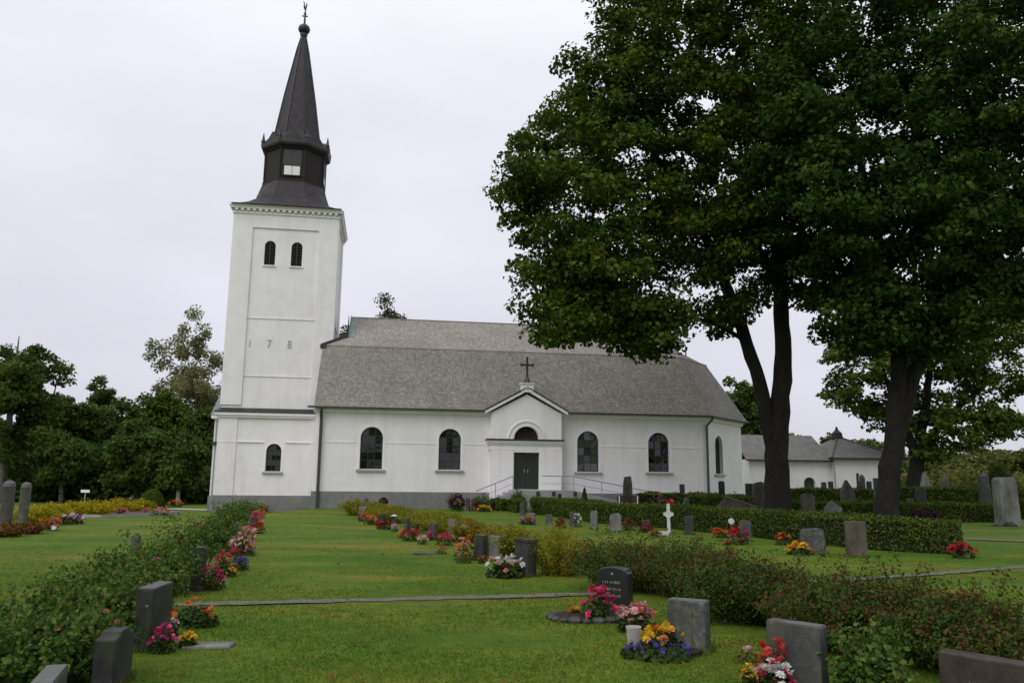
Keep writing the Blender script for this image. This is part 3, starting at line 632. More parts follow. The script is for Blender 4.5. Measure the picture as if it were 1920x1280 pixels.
cock = [(-.34, .22), (-.30, .42), (-.42, .56), (-.24, .52), (-.14, .34), (.02, .30), (.10, .42), (.12, .56), (.20, .62), (.26, .54), (.34, .5), (.24, .46), (.22, .3), (.12, .14), (.02, .08), (.03, 0), (-.04, 0), (-.03, .08), (-.2, .12)]
MB().prism([(a*.62, 34.4+b*1.2) for a, b in cock], (TCX, TCY, 0), Vector((.5, .86, 0)), Vector((.86, -.5, 0)), -.02, .02).build('weathercock', 'iron', wv)
MB().bar((TCX-.2, TCY, 34.05), (TCX+.2, TCY, 34.05), .07).lathe([(.02, 34.15), (.12, 34.22), (.02, 34.3)], 10, c8).build('cross_arm', 'iron', wv)
def lower(z): return z-.36*float(ss((z-18.9)/1.2))*(1-float(ss((z-24.6)/8.6)))
for o in church.children_recursive:
    if o.type == 'MESH' and o.name.split('.')[0] in ('skirt_roof', 'lantern', 'shutter', 'white_hatch', 'hatch_bar', 'corner_post', 'lantern_cornice', 'gablet', 'pinnacle', 'spire', 'hip_seam', 'spire_ball', 'weathercock_rod', 'weathercock', 'cross_arm'):
        for v in o.data.vertices: v.co.z = lower(v.co.z)
# -- small west annex behind the tower corner
ax0, ax1, ay0, ay1 = -6.56, -6.03, 5.0, 8.4
MB().box((ax0, ay0, .55), (ax1, ay1, 5.3)).build('annex_wall', 'plaster', church); MB().box((ax0-.07, ay0-.07, TG), (ax1, ay1+.07, .55)).build('annex_plinth', 'plinth', church)
MB().box((ax0-.2, ay0-.2, 5.3), (ax1, ay1+.2, 5.5)).build('annex_cornice', 'plaster_smooth', church)
MB().poly([(ax0-.24, ay0-.24, 5.52), (TX0, ay0-.24, 5.52), (TX0, ay0+.6, 6.9), (ax0+.1, ay0+.6, 6.9)]).poly([(ax0-.24, ay0-.24, 5.52), (ax0+.1, ay0+.6, 6.9), (ax0+.1, ay1-.6, 6.9), (ax0-.24, ay1+.24, 5.52)]).poly([(ax0+.1, ay0+.6, 6.9), (TX0, ay0+.6, 6.9), (TX0, ay1-.6, 6.9), (ax0+.1, ay1-.6, 6.9)]).build('annex_roof', 'tin_grey', church)
downpipe([(-6.43, 4.85, 5.3), (-6.40, 4.85, 5.0), (-6.40, 4.85, -.3)], .05, 'zinc'); MB().box((-6.56, 4.6, 3.62), (-6.3, 4.9, 3.84)).build('floodlight', 'iron', church)

# -- stair and ramp in front of the portal
ramp_o = empty('entrance_ramp', CH_O, CH_R, 'grey concrete stair and wheelchair ramp with thin metal handrails below the church portal', 'ramp')
mb = MB(); mb.box((11.2, -2.5, -.3), (14.75, -.68, 1.13))
mb.build('landing', 'concrete', ramp_o)
for i in range(6): MB().box((9.1+i*.35, -2.4, -.3), (9.1+(i+1)*.35-.004, -.72, .16+.165*i)).build('step', 'concrete', ramp_o)
mb = MB(); mb.prism([(14.752, -.3), (19.9, -.3), (19.9, .06), (14.752, 1.12)], (0, -.72, 0), U, -VV, 0, 1.6); mb.build('ramp_deck', 'concrete', ramp_o)
def rail(pts, posts, y, name='handrail'):
    mb = MB()
    for h in (0, -.42): mb.tube([(x, y, z+h) for x, z in pts], [.028 if h == 0 else .014]*len(pts), 6)
    h = mb.build(name, 'zinc', ramp_o)
    for x, z0, z1 in posts: MB().bar((x, y, z0), (x, y, z1), .045, .045, 6).build('post', 'zinc', h)
rail([(9.1, 1.05), (11.25, 1.92)], [(9.2, .15, 1.08), (10.2, .6, 1.48), (11.2, 1.1, 1.9)], -2.35)
rail([(12.9, 1.93), (14.75, 1.93), (19.95, .98)], [(14.05, 1.1, 1.93), (14.75, 1.1, 1.93), (16.4, .75, 1.62), (18.1, .4, 1.31), (19.8, .05, 1.0)], -2.2)
for x, z_ in ((12.6, 1.13), (13.5, 1.13), (14.75, 1.13)): MB().box((x-.09, -2.58, z_-.3), (x+.09, -2.5, z_-.06)).build('rail_foot', 'iron', ramp_o)

# ================================================================ LOW WHITE BUILDING
hall = empty('parish_building', (19.2, 63.0, 0), rad(3), 'low white building with grey hipped roofs seen between the big tree trunks', 'building')
mb = MB(); wall(mb, [(-.6, 0), (6.05, 0), (6.05, 3.5), (-.6, 3.5)], [arch(3.75, 4.65, .35, 2.15)], (0, 0, 0), U, -VV, .3); mb.poly([(-.6, 0, 0), (-.6, 7, 0), (-.6, 7, 3.5), (-.6, 0, 3.5)])
wall(mb, [(6.05, 0), (11.2, 0), (11.2, 3.7), (6.05, 3.7)], [[(7.72, 1.0), (7.98, 1.0), (7.98, 2.5), (7.72, 2.5)], [(9.72, 1.0), (9.98, 1.0), (9.98, 2.5), (9.72, 2.5)]], (0, -.5, 0), U, -VV, .3)
for x, a in ((6.05, 3.7), (11.2, 3.7)): mb.poly([(x, -.5, 0), (x, 8, 0), (x, 8, a), (x, -.5, a)])
mb.build('wall', 'plaster', hall)
MB().poly([(-.9, -.35, 3.48), (6.05, -.35, 3.48), (6.05, 3.5, 5.6), (-.9, 3.5, 5.6)]).poly([(-.9, 7.4, 3.48), (6.05, 7.4, 3.48), (6.05, 3.5, 5.6), (-.9, 3.5, 5.6)]).build('roof', 'old_shingle', hall)
ap = (8.3, 3.6, 5.55)
mb = MB(); q = [(5.7, -.9, 3.68), (11.6, -.9, 3.68), (11.6, 8.3, 3.68), (5.7, 8.3, 3.68)]
for i in range(4): mb.poly([q[i], q[(i+1) % 4], ap])
mb.build('pavilion_roof', 'old_shingle', hall); MB().bar(q[0], ap, .14).bar(q[1], ap, .14).build('ridge_cap', 'tin_dark', hall)
MB().lathe([(.5, 5.4), (.42, 5.85), (.16, 6.1), (.05, 6.4)], 8, (ap[0], ap[1])).build('roof_knob', 'tin_dark', hall)
MB().box((-.9, -.4, 3.36), (6.0, -.3, 3.48)).box((5.65, -.95, 3.54), (11.65, -.85, 3.68)).box((11.6, -.95, 3.54), (11.7, 8.3, 3.68)).build('fascia', 'iron', hall)
MB().prism(arch(3.75, 4.65, .35, 2.15), (0, .28, 0), U, -VV, -.02, 0).build('door', 'louvre', hall)
for x in (7.72, 9.72): MB().poly([(x, -.25, 1.0), (x+.26, -.25, 1.0), (x+.26, -.25, 2.5), (x, -.25, 2.5)]).build('window', 'glass', hall)
MB().tube([(6.0, -.62, 3.5), (5.98, -.56, 3.2), (5.98, -.56, .1)], [.05]*3, 6).build('downpipe', 'zinc', hall)

# ================================================================ TREES
def tree(name, label, cat, group, limbs, clumps, per, size, leaf_mat, bark_mat, seed, clump_r=.9, flat=.5, k0=12, twig_k=5, twig=.02, up=.55):
    """trunk and limbs given as polylines; every leaf clump is joined to the nearest limb by its own branch"""
    rng = np.random.default_rng(seed); rnd = random.Random(seed); base = limbs[0][0]
    t_ = empty(name, (0, 0, 0), 0, label, cat, group)
    mb = MB(); nodes = []; rads = []
    for q, L in enumerate(limbs):
        P = []; R = []
        for (x0, y0, z0, r0), (x1, y1, z1, r1) in zip(L[:-1], L[1:]):
            k = max(2, int(math.dist((x0, y0, z0), (x1, y1, z1))/.55))
            for i in range(k): f = i/k; P.append([x0+(x1-x0)*f, y0+(y1-y0)*f, z0+(z1-z0)*f]); R.append(r0+(r1-r0)*f)
        P.append(list(L[-1][:3])); R.append(L[-1][3]); P = np.array(P); 
        if len(P) > 4:
            for _ in range(2): P[1:-1] = P[1:-1]*.5+(P[:-2]+P[2:])*.25
        P[1:-1] += rng.normal(0, .05, P[1:-1].shape)*np.array(R)[1:-1, None]*1.6
        mb.tube(P, R, k0, rnd=rnd, jit=.07)
        c0 = len(P)//4 if (q or len(limbs) == 1) else int(len(P)*.4)
        nodes += list(P[c0:]); rads += R[c0:]
    fork = np.array(limbs[0][len(limbs[0])//2][:3]); Cn = np.asarray(clumps)
    order = np.argsort(np.linalg.norm(Cn-fork, axis=1)); nodes = [np.array(p) for p in nodes]; nd = np.array(nodes); nr = np.array(rads)
    for ci in order:
        c = Cn[ci]; dist = np.linalg.norm(nd-c, axis=1)+.5*np.maximum(0, nd[:, 2]-c[2]); j = int(np.argmin(dist)); a = nd[j]; L = c-a; ln = np.linalg.norm(L)
        mid1 = a+L*.35+np.array([0, 0, .10*ln])+rng.normal(0, .05*ln+.01, 3); mid2 = a+L*.7+np.array([0, 0, .10*ln])+rng.normal(0, .05*ln+.01, 3)
        r0 = min(nr[j]*.62, .03+.018*ln+twig); mb.tube([a, mid1, mid2, c], [r0, r0*.75, r0*.5, max(.008, r0*.25)], twig_k, cap=False)
        nd = np.vstack([nd, mid1, mid2, c]); nr = np.concatenate([nr, [r0*.75, r0*.5, r0*.3]])
    mb.build('trunk', bark_mat, t_, smooth=True)
    n = len(Cn)*per; cid = np.repeat(np.arange(len(Cn)), per); rr = clump_r*(.7+.6*rng.random(len(Cn)))
    g = rng.normal(size=(n, 3)); g = unit(g)*(rng.random((n, 1))**.45); off = g*np.stack([rr[cid], rr[cid], rr[cid]*flat], 1); off[:, 2] -= .18*(off[:, 0]**2+off[:, 1]**2)/np.maximum(rr[cid], .1)
    P = Cn[cid]+off; ctr = Cn.mean(0); Nn = rng.normal(size=(n, 3))*.55+np.array([0, 0, up])+unit(P-ctr)*.35+g*.35
    leaves('crown', P, Nn, size*(.5+.85*rng.random(n)), rng, leaf_mat, t_)
    return t_
def lobe_points(lobes, n, rng, inner=.35, sep=.0):
    w = np.array([(a[3]*a[4]*a[5])**(.52) for a in lobes]); w /= w.sum(); res = []
    while len(res) < n:
        a = lobes[rng.choice(len(lobes), p=w)]; d_ = unit(rng.normal(size=3)); r = 1-(1-inner)*rng.random()**1.7
        p = np.array(a[:3])+d_*r*np.array(a[3:]); 
        if p[2] < 1.2: continue
        if sep and len(res) and np.min(np.linalg.norm(np.array(res)-p, axis=1)) < sep*rng.random(): continue
        res.append(p)
    return np.array(res)
M1 = [(5.657, 36.0, 17.603, 5.373, 5.0, 4.861), (2.675, 34.0, 13.407, 3.567, 4.0, 4.043), (1.792, 33.0, 9.616, 1.815, 2.6, 2.382), (3.941, 34.0, 8.806, 1.86, 3.0, 1.628), (5.334, 34.0, 8.702, 1.859, 3.0, 1.627), (6.375, 34.0, 8.477, 1.161, 2.2, 1.277), (6.531, 36.0, 23.179, 3.147, 4.5, 3.934), (10.253, 37.0, 20.921, 5.059, 6.0, 6.391), (8.493, 36.0, 13.898, 3.774, 4.5, 3.774), (13.335, 38.0, 22.952, 4.679, 6.0, 6.33), (10.234, 36.5, 9.652, 1.625, 2.4, 1.125), (13.752, 37.0, 11.363, 1.532, 2.6, 1.787), (12.672, 38.0, 14.342, 2.918, 4.0, 3.184), (4.53, 34.0, 19.567, 2.449, 3.0, 2.449), (0.884, 34.0, 14.637, 1.675, 2.5, 2.632), (9.196, 37.0, 30.439, 6.099, 6.0, 5.545), (3.62, 33.0, 11.162, 2.515, 3.0, 2.286)]
M2 = [(14.782, 32.3, 8.341, 1.435, 2.6, 1.325), (17.968, 32.5, 8.189, 1.775, 3.0, 1.332), (13.825, 32.0, 9.167, 1.209, 2.2, 1.099), (20.383, 33.0, 9.467, 1.814, 3.0, 1.36), (14.399, 32.0, 18.379, 4.377, 5.0, 5.298), (18.198, 32.0, 16.948, 5.032, 6.0, 5.947), (21.744, 32.0, 20.462, 5.121, 6.0, 5.819), (13.004, 31.0, 13.167, 2.613, 3.5, 2.831), (16.021, 32.0, 12.164, 3.794, 4.5, 2.455), (20.439, 33.0, 12.535, 3.453, 4.0, 2.993), (11.607, 31.0, 15.697, 1.986, 3.0, 3.31), (18.039, 33.0, 26.615, 8.132, 7.0, 5.668), (15.455, 33.0, 10.348, 2.049, 3.0, 1.366), (23.204, 32.0, 14.594, 3.39, 5.0, 4.972), (18.834, 33.0, 9.916, 1.818, 3.0, 1.363)]
M3 = [(28.203, 62.0, 11.916, 3.998, 3.5, 3.577), (32.904, 62.0, 12.821, 5.062, 4.5, 3.164), (37.916, 63.0, 10.455, 3.832, 3.5, 2.342), (34.329, 61.0, 6.449, 3.875, 3.0, 2.04), (30.909, 63.0, 7.824, 2.959, 3.0, 2.114), (36.941, 60.0, 6.004, 2.004, 2.0, 1.403), (26.334, 62.0, 8.937, 2.087, 2.5, 1.67), (39.8, 64.0, 15.02, 3.938, 3.5, 2.626), (32.238, 62.0, 4.444, 2.061, 2.5, 1.031)]
T1 = [[(12.08, 37.0, -0.355, 0.74), (12.147, 37.0, 1.07, 0.575), (12.226, 37.0, 2.758, 0.54), (12.344, 37.0, 4.226, 0.5), (12.563, 37.0, 5.716, 0.43), (12.76, 37.0, 7.733, 0.385), (12.782, 37.0, 10.307, 0.345), (12.77, 37.2, 13.539, 0.29), (12.655, 37.5, 17.498, 0.23), (12.344, 37.5, 22.662, 0.16)], [(12.178, 37.0, 2.273, 0.3), (12.074, 37.0, 3.732, 0.36), (11.794, 37.0, 5.21, 0.345), (11.471, 37.0, 6.96, 0.315), (10.734, 37.0, 9.248, 0.28), (9.714, 36.6, 11.999, 0.235), (8.263, 36.0, 14.685, 0.18), (6.457, 35.5, 17.124, 0.12)], [(12.807, 37.0, 10.829, 0.24), (11.142, 36.5, 13.564, 0.18), (9.316, 36.0, 16.027, 0.14), (7.623, 36.0, 19.542, 0.09)], [(9.714, 36.6, 11.999, 0.165), (7.099, 35.5, 12.172, 0.13), (4.513, 34.5, 12.596, 0.09), (2.791, 34.0, 12.419, 0.065)], [(11.072, 37.0, 8.225, 0.12), (9.091, 36.0, 9.029, 0.09), (7.169, 35.0, 9.05, 0.07), (5.383, 34.3, 8.884, 0.05)], [(12.704, 37.0, 11.879, 0.2), (14.134, 37.5, 15.289, 0.155), (15.68, 38.0, 20.622, 0.11)]]
T2 = [[(15.212, 33.0, -0.198, 0.6), (15.338, 33.0, 0.966, 0.45), (15.65, 33.0, 2.904, 0.41), (16.025, 33.0, 4.44, 0.4), (16.167, 33.0, 5.775, 0.34), (16.165, 33.0, 7.581, 0.275), (15.83, 32.6, 10.248, 0.225), (14.982, 32.0, 13.321, 0.165), (14.352, 32.0, 17.639, 0.105)], [(15.738, 33.0, 2.905, 0.25), (16.202, 33.0, 4.442, 0.31), (16.763, 33.0, 6.005, 0.29), (17.437, 33.0, 8.052, 0.255), (18.255, 33.0, 10.613, 0.215), (19.155, 32.6, 13.582, 0.16), (20.58, 32.4, 17.907, 0.105)], [(16.763, 33.0, 6.005, 0.17), (18.755, 33.0, 8.986, 0.145), (20.558, 33.0, 11.345, 0.11), (22.124, 33.0, 13.275, 0.074)], [(15.986, 32.8, 8.913, 0.148), (14.161, 32.0, 10.989, 0.118), (12.978, 31.5, 13.119, 0.089), (11.584, 31.0, 15.229, 0.052)], [(17.736, 33.0, 8.975, 0.18), (17.743, 32.6, 13.089, 0.148), (17.61, 32.5, 17.923, 0.104)]]
T3 = [[[(30.943, 62.0, 0.468, 0.62), (31.092, 62.0, 2.399, 0.55), (31.464, 62.0, 4.027, 0.5)], [(31.432, 62.0, 3.62, 0.4), (33.198, 62.0, 6.097, 0.3), (34.999, 62.0, 7.774, 0.22), (37.536, 62.5, 9.535, 0.14)], [(31.35, 62.0, 3.619, 0.4), (32.292, 62.0, 7.746, 0.32), (32.978, 62.0, 11.116, 0.2)], [(31.267, 62.0, 3.618, 0.35), (30.388, 62.0, 7.31, 0.26), (28.957, 62.0, 10.65, 0.15)], [(33.198, 62.0, 6.097, 0.2), (35.59, 61.0, 6.87, 0.14), (37.249, 60.5, 6.04, 0.08)]]]
T3 = T3[0]
G_ = 'old broadleaf trees in the churchyard'
tree('maple_tree', 'huge old maple with a forked trunk spreading in front of the chancel', 'tree', G_, T1, lobe_points(M1, 950, np.random.default_rng(21), .25, .7), 160, .225, 'maple_leaf', 'bark', 21, .95)
tree('maple_tree', 'huge dark maple with a leaning trunk filling the upper right corner', 'tree', G_, T2, lobe_points(M2, 950, np.random.default_rng(22), .25, .7), 160, .225, 'maple_leaf_deep', 'bark', 22, .95)
tree('maple_tree', 'low branched spreading tree standing behind the leaning maple trunk', 'tree', G_, T3, lobe_points(M3, 340, np.random.default_rng(23), .3, .8), 110, .32, 'far_leaf', 'bark', 23, 1.0)
WOOD = [
 ('broad', -38.953, 62.0, 13.257, 4.329, 'big dark leafy tree at the left edge of the wood'),
 ('broad', -46.386, 66.0, 14.504, 4.277, 'dark leafy tree cut by the left frame edge'),
 ('broad', -40.143, 70.0, 11.041, 1.89, 'dark tree tucked behind the big left one'),
 ('broad', -45.587, 88.0, 13.388, 2.822, 'small round crowned tree peeping over the left wood'),
 ('broad', -38.347, 72.0, 8.659, 2.898, 'low dark tree in the middle of the left wood'),
 ('broad', -35.987, 74.0, 9.389, 2.734, 'mid green tree left of the birch'),
 ('broad', -31.131, 70.0, 10.66, 3.069, 'bright green leafy tree in front of the birch'),
 ('birch', -35.109, 84.0, 19.731, 3.737, 'tall thin crowned birch left of the tower'),
 ('broad', -26.679, 68.0, 8.828, 1.827, 'green tree close to the tower wall'),
 ('broad', -34.217, 90.0, 12.684, 1.819, 'dark tree half hidden by the tower'),
 ('broad', -27.571, 60.0, 5.73, 2.203, 'low bushy tree at the front of the left wood'),
 ('broad', -34.234, 62.0, 5.393, 2.273, 'bushy low tree at the front of the left wood near the pillars'),
 ('broad', -24.505, 60.0, 4.964, 1.798, 'leafy tree with white trunk standing before the birch'),
 ('loose', -12.704, 84.0, 20.265, 2.014, 'tree top showing over the church ridge'),
 ('loose', -17.554, 84.0, 19.331, 1.149, 'small tree top at the tower side of the church ridge'),
 ('loose', 17.68, 80.0, 15.8, 1.632, 'leafy tree top behind the chancel roof'),
 ('broad', 21.203, 72.0, 11.97, 1.947, 'tree behind the chancel right of the roof'),
 ('loose', 35.759, 100.0, 7.177, 0.999, 'small tree top over the low white building'),
 ('loose', 41.984, 105.0, 7.987, 1.05, 'dark tree top behind the hipped roof of the low building'),
 ('broad', 58.345, 120.0, 6.225, 2.391, 'distant tree left of the far meadow'),
 ('olive', 58.601, 110.0, 5.897, 3.287, 'olive yellow tree at the edge of the right field'),
 ('olive', 66.65, 115.0, 6.524, 3.821, 'second olive tree beyond the right hedges'),
 ('olive', 75.575, 120.0, 7.194, 3.591, 'olive tree at the right frame edge'),
 ('broad', 77.866, 115.0, 7.78, 4.211, 'green tree just past the right frame edge'),
]
for i, (kind, x, y, top, r, lab) in enumerate(WOOD):
    rng = np.random.default_rng(100+i); z0 = float(terrain(x, y)); h = (top-z0)*(1.05 if x < -36 and y < 70 else 1); r = max(r, 1.0)
    lm = dict(broad='wood_leaf', birch='birch_leaf', olive='olive_leaf', loose='loose_leaf')[kind]; bk = 'bark_birch' if kind == 'birch' or 'white trunk' in lab else ('bark_light' if i in (0, 11) else 'bark')
    if lab.startswith('bright'): lm = 'far_leaf'
    zb = .28 if kind != 'birch' else .22
    lob = []
    if kind == 'loose': h *= 1.09; r *= 1.15
    if kind == 'birch':
        r *= 1.45
        for q in range(22):
            f = (q+.5)/22; wdt = max(.3, min(1, (1-f)*2.1)**.6); a = rng.random()*6.28
            lob.append((x+math.cos(a)*r*.45*wdt, y+math.sin(a)*r*.45*wdt, z0+h*(.26+.70*f), r*.58*wdt, r*.58*wdt, h*.10))
    else:
        for q in range(11):
            v = unit(rng.normal(size=3))*rng.random()**.4*.62; lob.append((x+v[0]*r, y+v[1]*r, z0+h*(.60+.36*v[2]), r*.50, r*.50, h*.17))
        lob.append((x, y, z0+h*.42, r*.9, r*.9, h*.24)); lob.append((x, y, z0+h*.27, r*.85, r*.85, h*.15))
    trunk = [[(x, y, z0-.2, .05+.022*h), (x+rng.normal(0, .1), y, z0+h*.3, .03+.017*h), (x+rng.normal(0, .2), y, z0+h*.62, .02+.010*h), (x, y, z0+h*.9, .03)]]
    if kind == 'birch': trunk = [[(a_, b_, c_, d_*.6) for a_, b_, c_, d_ in trunk[0]]]
    ncl = int((150 if kind != 'birch' else 120)*(min(1, .45+r/6))); big = y > 95
    tree('tree' if kind != 'birch' else 'birch_tree', lab, 'tree', 'trees behind the churchyard', trunk, lobe_points(lob, ncl, rng, .25), (150 if kind == 'broad' and y < 95 else (60 if y >= 95 else 180)), (.26 if kind in ('birch', 'loose') else .31) if y < 95 else .55, lm, bk, 200+i, .85 if y < 95 else 1.1, .95 if kind in ('birch', 'loose') else .65, 8, 3, .02, .25)
# farther woodland that reads as one mass
def woodland(name, label, x0, x1, y0, y1, htop, n, size, lm, seed):
    rng = np.random.default_rng(seed); nc = n//60; cx = rng.uniform(x0, x1, nc); cy = rng.uniform(y0, y1, nc)
    top = htop*(.72+.2*np.sin(cx*.35+seed)+.12*np.sin(cx*.9+1.3)); cz = top*rng.random(nc)**.6
    cid = np.repeat(np.arange(nc), 60); g = unit(rng.normal(size=(nc*60, 3)))*rng.random((nc*60, 1))**.4; P = np.stack([cx, cy, cz], 1)[cid]+g*np.array([1.6, 1.6, 1.1]); P[:, 2] = np.maximum(P[:, 2], -.2)+terrain(P[:, 0], P[:, 1])
    tag(leaves(name, P, rng.normal(size=P.shape)*.6+np.array([0, -.2, .5])+g*.4, size*(.7+.6*rng.random(len(P))), rng, lm), label, 'woodland', kind='stuff')
woodland('woodland', 'dark solid woodland closing the view on the left', -75, -18, 78, 96, 9.6, 56000, .62, 'wood_leaf', 5)
woodland('woodland', 'dark undergrowth along the edge of the left wood', -62, -19.5, 63, 69, 4.2, 36000, .42, 'wood_leaf', 6)
woodland('woodland', 'distant green and ochre woodland across the right field', 40, 190, 150, 185, 11.5, 42000, .9, 'olive_leaf', 7)
woodland('woodland', 'pale scrub beyond the right hedges', 34, 100, 88, 100, 3.6, 20000, .5, 'olive_leaf', 9)

# ================================================================ HEDGES AND SHRUBS
HEDGES = [
 ([(1.427, 42.408), (3.792, 33.413), (5.922, 30.453), (7.715, 26.647), (8.614, 23.244), (9.536, 21.425), (11.133, 20.239)], 0.8, 0.77, 'long clipped hedge behind the line of small gravestones'),
 ([(7.091, 45.346), (9.92, 45.342), (11.707, 45.339)], 0.7, 1.02, 'short clipped hedge before the chancel wall'),
 ([(8.981, 41.342), (12.288, 41.335)], 0.7, 0.97, 'clipped hedge between the pale post and the brown boulder'),
 ([(14.466, 41.878), (19.013, 41.864)], 0.8, 0.72, 'clipped hedge between the two big trunks'),
 ([(19.533, 56.378), (25.863, 56.364)], 0.8, 1.29, 'rear hedge before the low white building'),
 ([(18.338, 38.189), (22.516, 37.573)], 0.9, 0.8, 'dark clipped hedge left of the huge standing stone'),
 ([(25.248, 52.405), (31.298, 52.386)], 0.9, 1.45, 'rear clipped hedge below the far tree'),
 ([(-0.971, 45.338), (-0.313, 44.739)], 0.6, 0.61, 'first tiny hedge block left of the portal'),
 ([(0.097, 44.094), (0.599, 42.784)], 0.6, 0.62, 'second tiny hedge block left of the portal'),
 ([(26.306, 42.028), (27.67, 40.106)], 0.9, 0.99, 'hedge continuing right of the huge standing stone'),
 ([(1.158, 40.8), (2.229, 40.8)], 0.6, 0.69, 'dark hedge corner next to the portal ramp'),
]
for i, (pts_, w, h, lab) in enumerate(HEDGES):
    rng = np.random.default_rng(300+i); base = empty('hedge', (pts_[0][0], pts_[0][1], 0), 0, lab, 'hedge', 'clipped hedges between the grave rows'); b0 = np.array([pts_[0][0], pts_[0][1]])
    mb = MB(); LP = []; LN = []; near = min(p[1] for p in pts_); dens = 620 if near < 25 else (380 if near < 43 else 230); sz = .062 if near < 25 else (.085 if near < 43 else .12)
    Pp = [Vector(p) for p in pts_]; segs = list(zip(Pp[:-1], Pp[1:]))
    dirs = [(b-a).normalized() for a, b in segs]; nodes_n = []
    for q in range(len(Pp)):
        dd = (dirs[max(0, q-1)]+dirs[min(q, len(dirs)-1)]).normalized(); nodes_n.append(Vector((-dd.y, dd.x)))
    for q, (a, b) in enumerate(segs):
        na, nb = nodes_n[q], nodes_n[q+1]; wi = w/2-.07; hi = h-.07
        c0 = [a-na*wi, b-nb*wi, b+nb*wi, a+na*wi]; lo = [(p.x-b0[0], p.y-b0[1], .0) for p in c0]; hi_ = [(p.x-b0[0], p.y-b0[1], hi) for p in c0]
        mb.poly(hi_); mb.poly([lo[0], lo[1], hi_[1], hi_[0]]); mb.poly([lo[2], lo[3], hi_[3], hi_[2]])
        if q == 0: mb.poly([lo[3], lo[0], hi_[0], hi_[3]])
        if q == len(segs)-1: mb.poly([lo[1], lo[2], hi_[2], hi_[1]])
        L = (b-a).length
        def face(n_, fn, nv):
            u_, v_ = rng.random(n_), rng.random(n_); P, nn = fn(u_, v_); LP.append(P); LN.append(nn)
        A, B, NA, NB = np.array(a), np.array(b), np.array(na), np.array(nb)
        def side(sg):
            def fn(u_, v_):
                p = A+(B-A)*u_[:, None]+(NA+(NB-NA)*u_[:, None])*sg*(w/2); z_ = v_*h
                return np.column_stack([p, z_]), np.column_stack([(NA+(NB-NA)*u_[:, None])*sg, np.full(len(u_), .35)])
            return fn
        def topf(u_, v_):
            p = A+(B-A)*u_[:, None]+(NA+(NB-NA)*u_[:, None])*((v_*2-1)*w/2)[:, None]; return np.column_stack([p, np.full(len(u_), h)]), np.tile([0, 0, 1.], (len(u_), 1))
        face(int(L*h*dens), side(-1), None); face(int(L*h*dens*.6), side(1), None); face(int(L*w*dens*1.1), topf, None)
        for end, pp, nn_, sg in ((q == 0, A, NA, -1), (q == len(segs)-1, B, NB, 1)):
            if end:
                k = int(w*h*dens); u_, v_ = rng.random(k), rng.random(k); dr = np.array(dirs[q])*sg
                LP.append(np.column_stack([pp+nn_*((u_*2-1)*w/2)[:, None], v_*h])); LN.append(np.tile([dr[0], dr[1], .35], (k, 1)))
    P = np.concatenate(LP); Nn = np.concatenate(LN); Nn = unit(Nn); bulge = .045*np.sin(P[:, 0]*5.1+P[:, 1]*3.3)+.03*np.sin(P[:, 2]*9+P[:, 0]*2.2)
    P = P+Nn*(rng.normal(0, .035, (len(P), 1))+bulge[:, None]); P[:, 2] = np.maximum(P[:, 2], .02); P[:, :2] -= b0
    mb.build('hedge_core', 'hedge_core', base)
    leaves('foliage', P, Nn*.8+rng.normal(size=P.shape)*.55, sz*(.7+.6*rng.random(len(P))), rng, 'hedge_leaf', base)

def bloom_mesh(name, seed, petals=9, layers=2, cup=.5):
    """rosette of petals of radius 1: each petal a bent kite"""
    rng = random.Random(seed); mb = MB()
    for L in range(layers):
        n_ = max(4, petals-2*L); R = 1-.33*L
        for i in range(n_):
            a = 2*math.pi*(i+.5*L+rng.uniform(-.15, .15))/n_; w_ = math.pi/n_*1.15; r = R*rng.uniform(.85, 1.08); z1 = .12+cup*.35*(L+1)*.6; z2 = cup*(.25+.5*L)
            c_ = lambda ang, rad_, z: (math.cos(ang)*rad_, math.sin(ang)*rad_, z)
            mb.poly([c_(a, .08, .02+.05*L), c_(a-w_, r*.62, z1), c_(a, r, z2), c_(a+w_, r*.62, z1)])
    return mb.mesh(name)
BL = [bloom_mesh('blossom', s, p, l, c) for s, p, l, c in ((1, 7, 2, .5), (2, 9, 3, .7), (3, 6, 2, .4), (4, 8, 3, .9))]
BLM = {}
def blossom(col, k):
    key = (col, k % 4)
    if key not in BLM: me = BL[k % 4].copy(); me.materials.append(petal_mat(col)); BLM[key] = me
    return BLM[key]
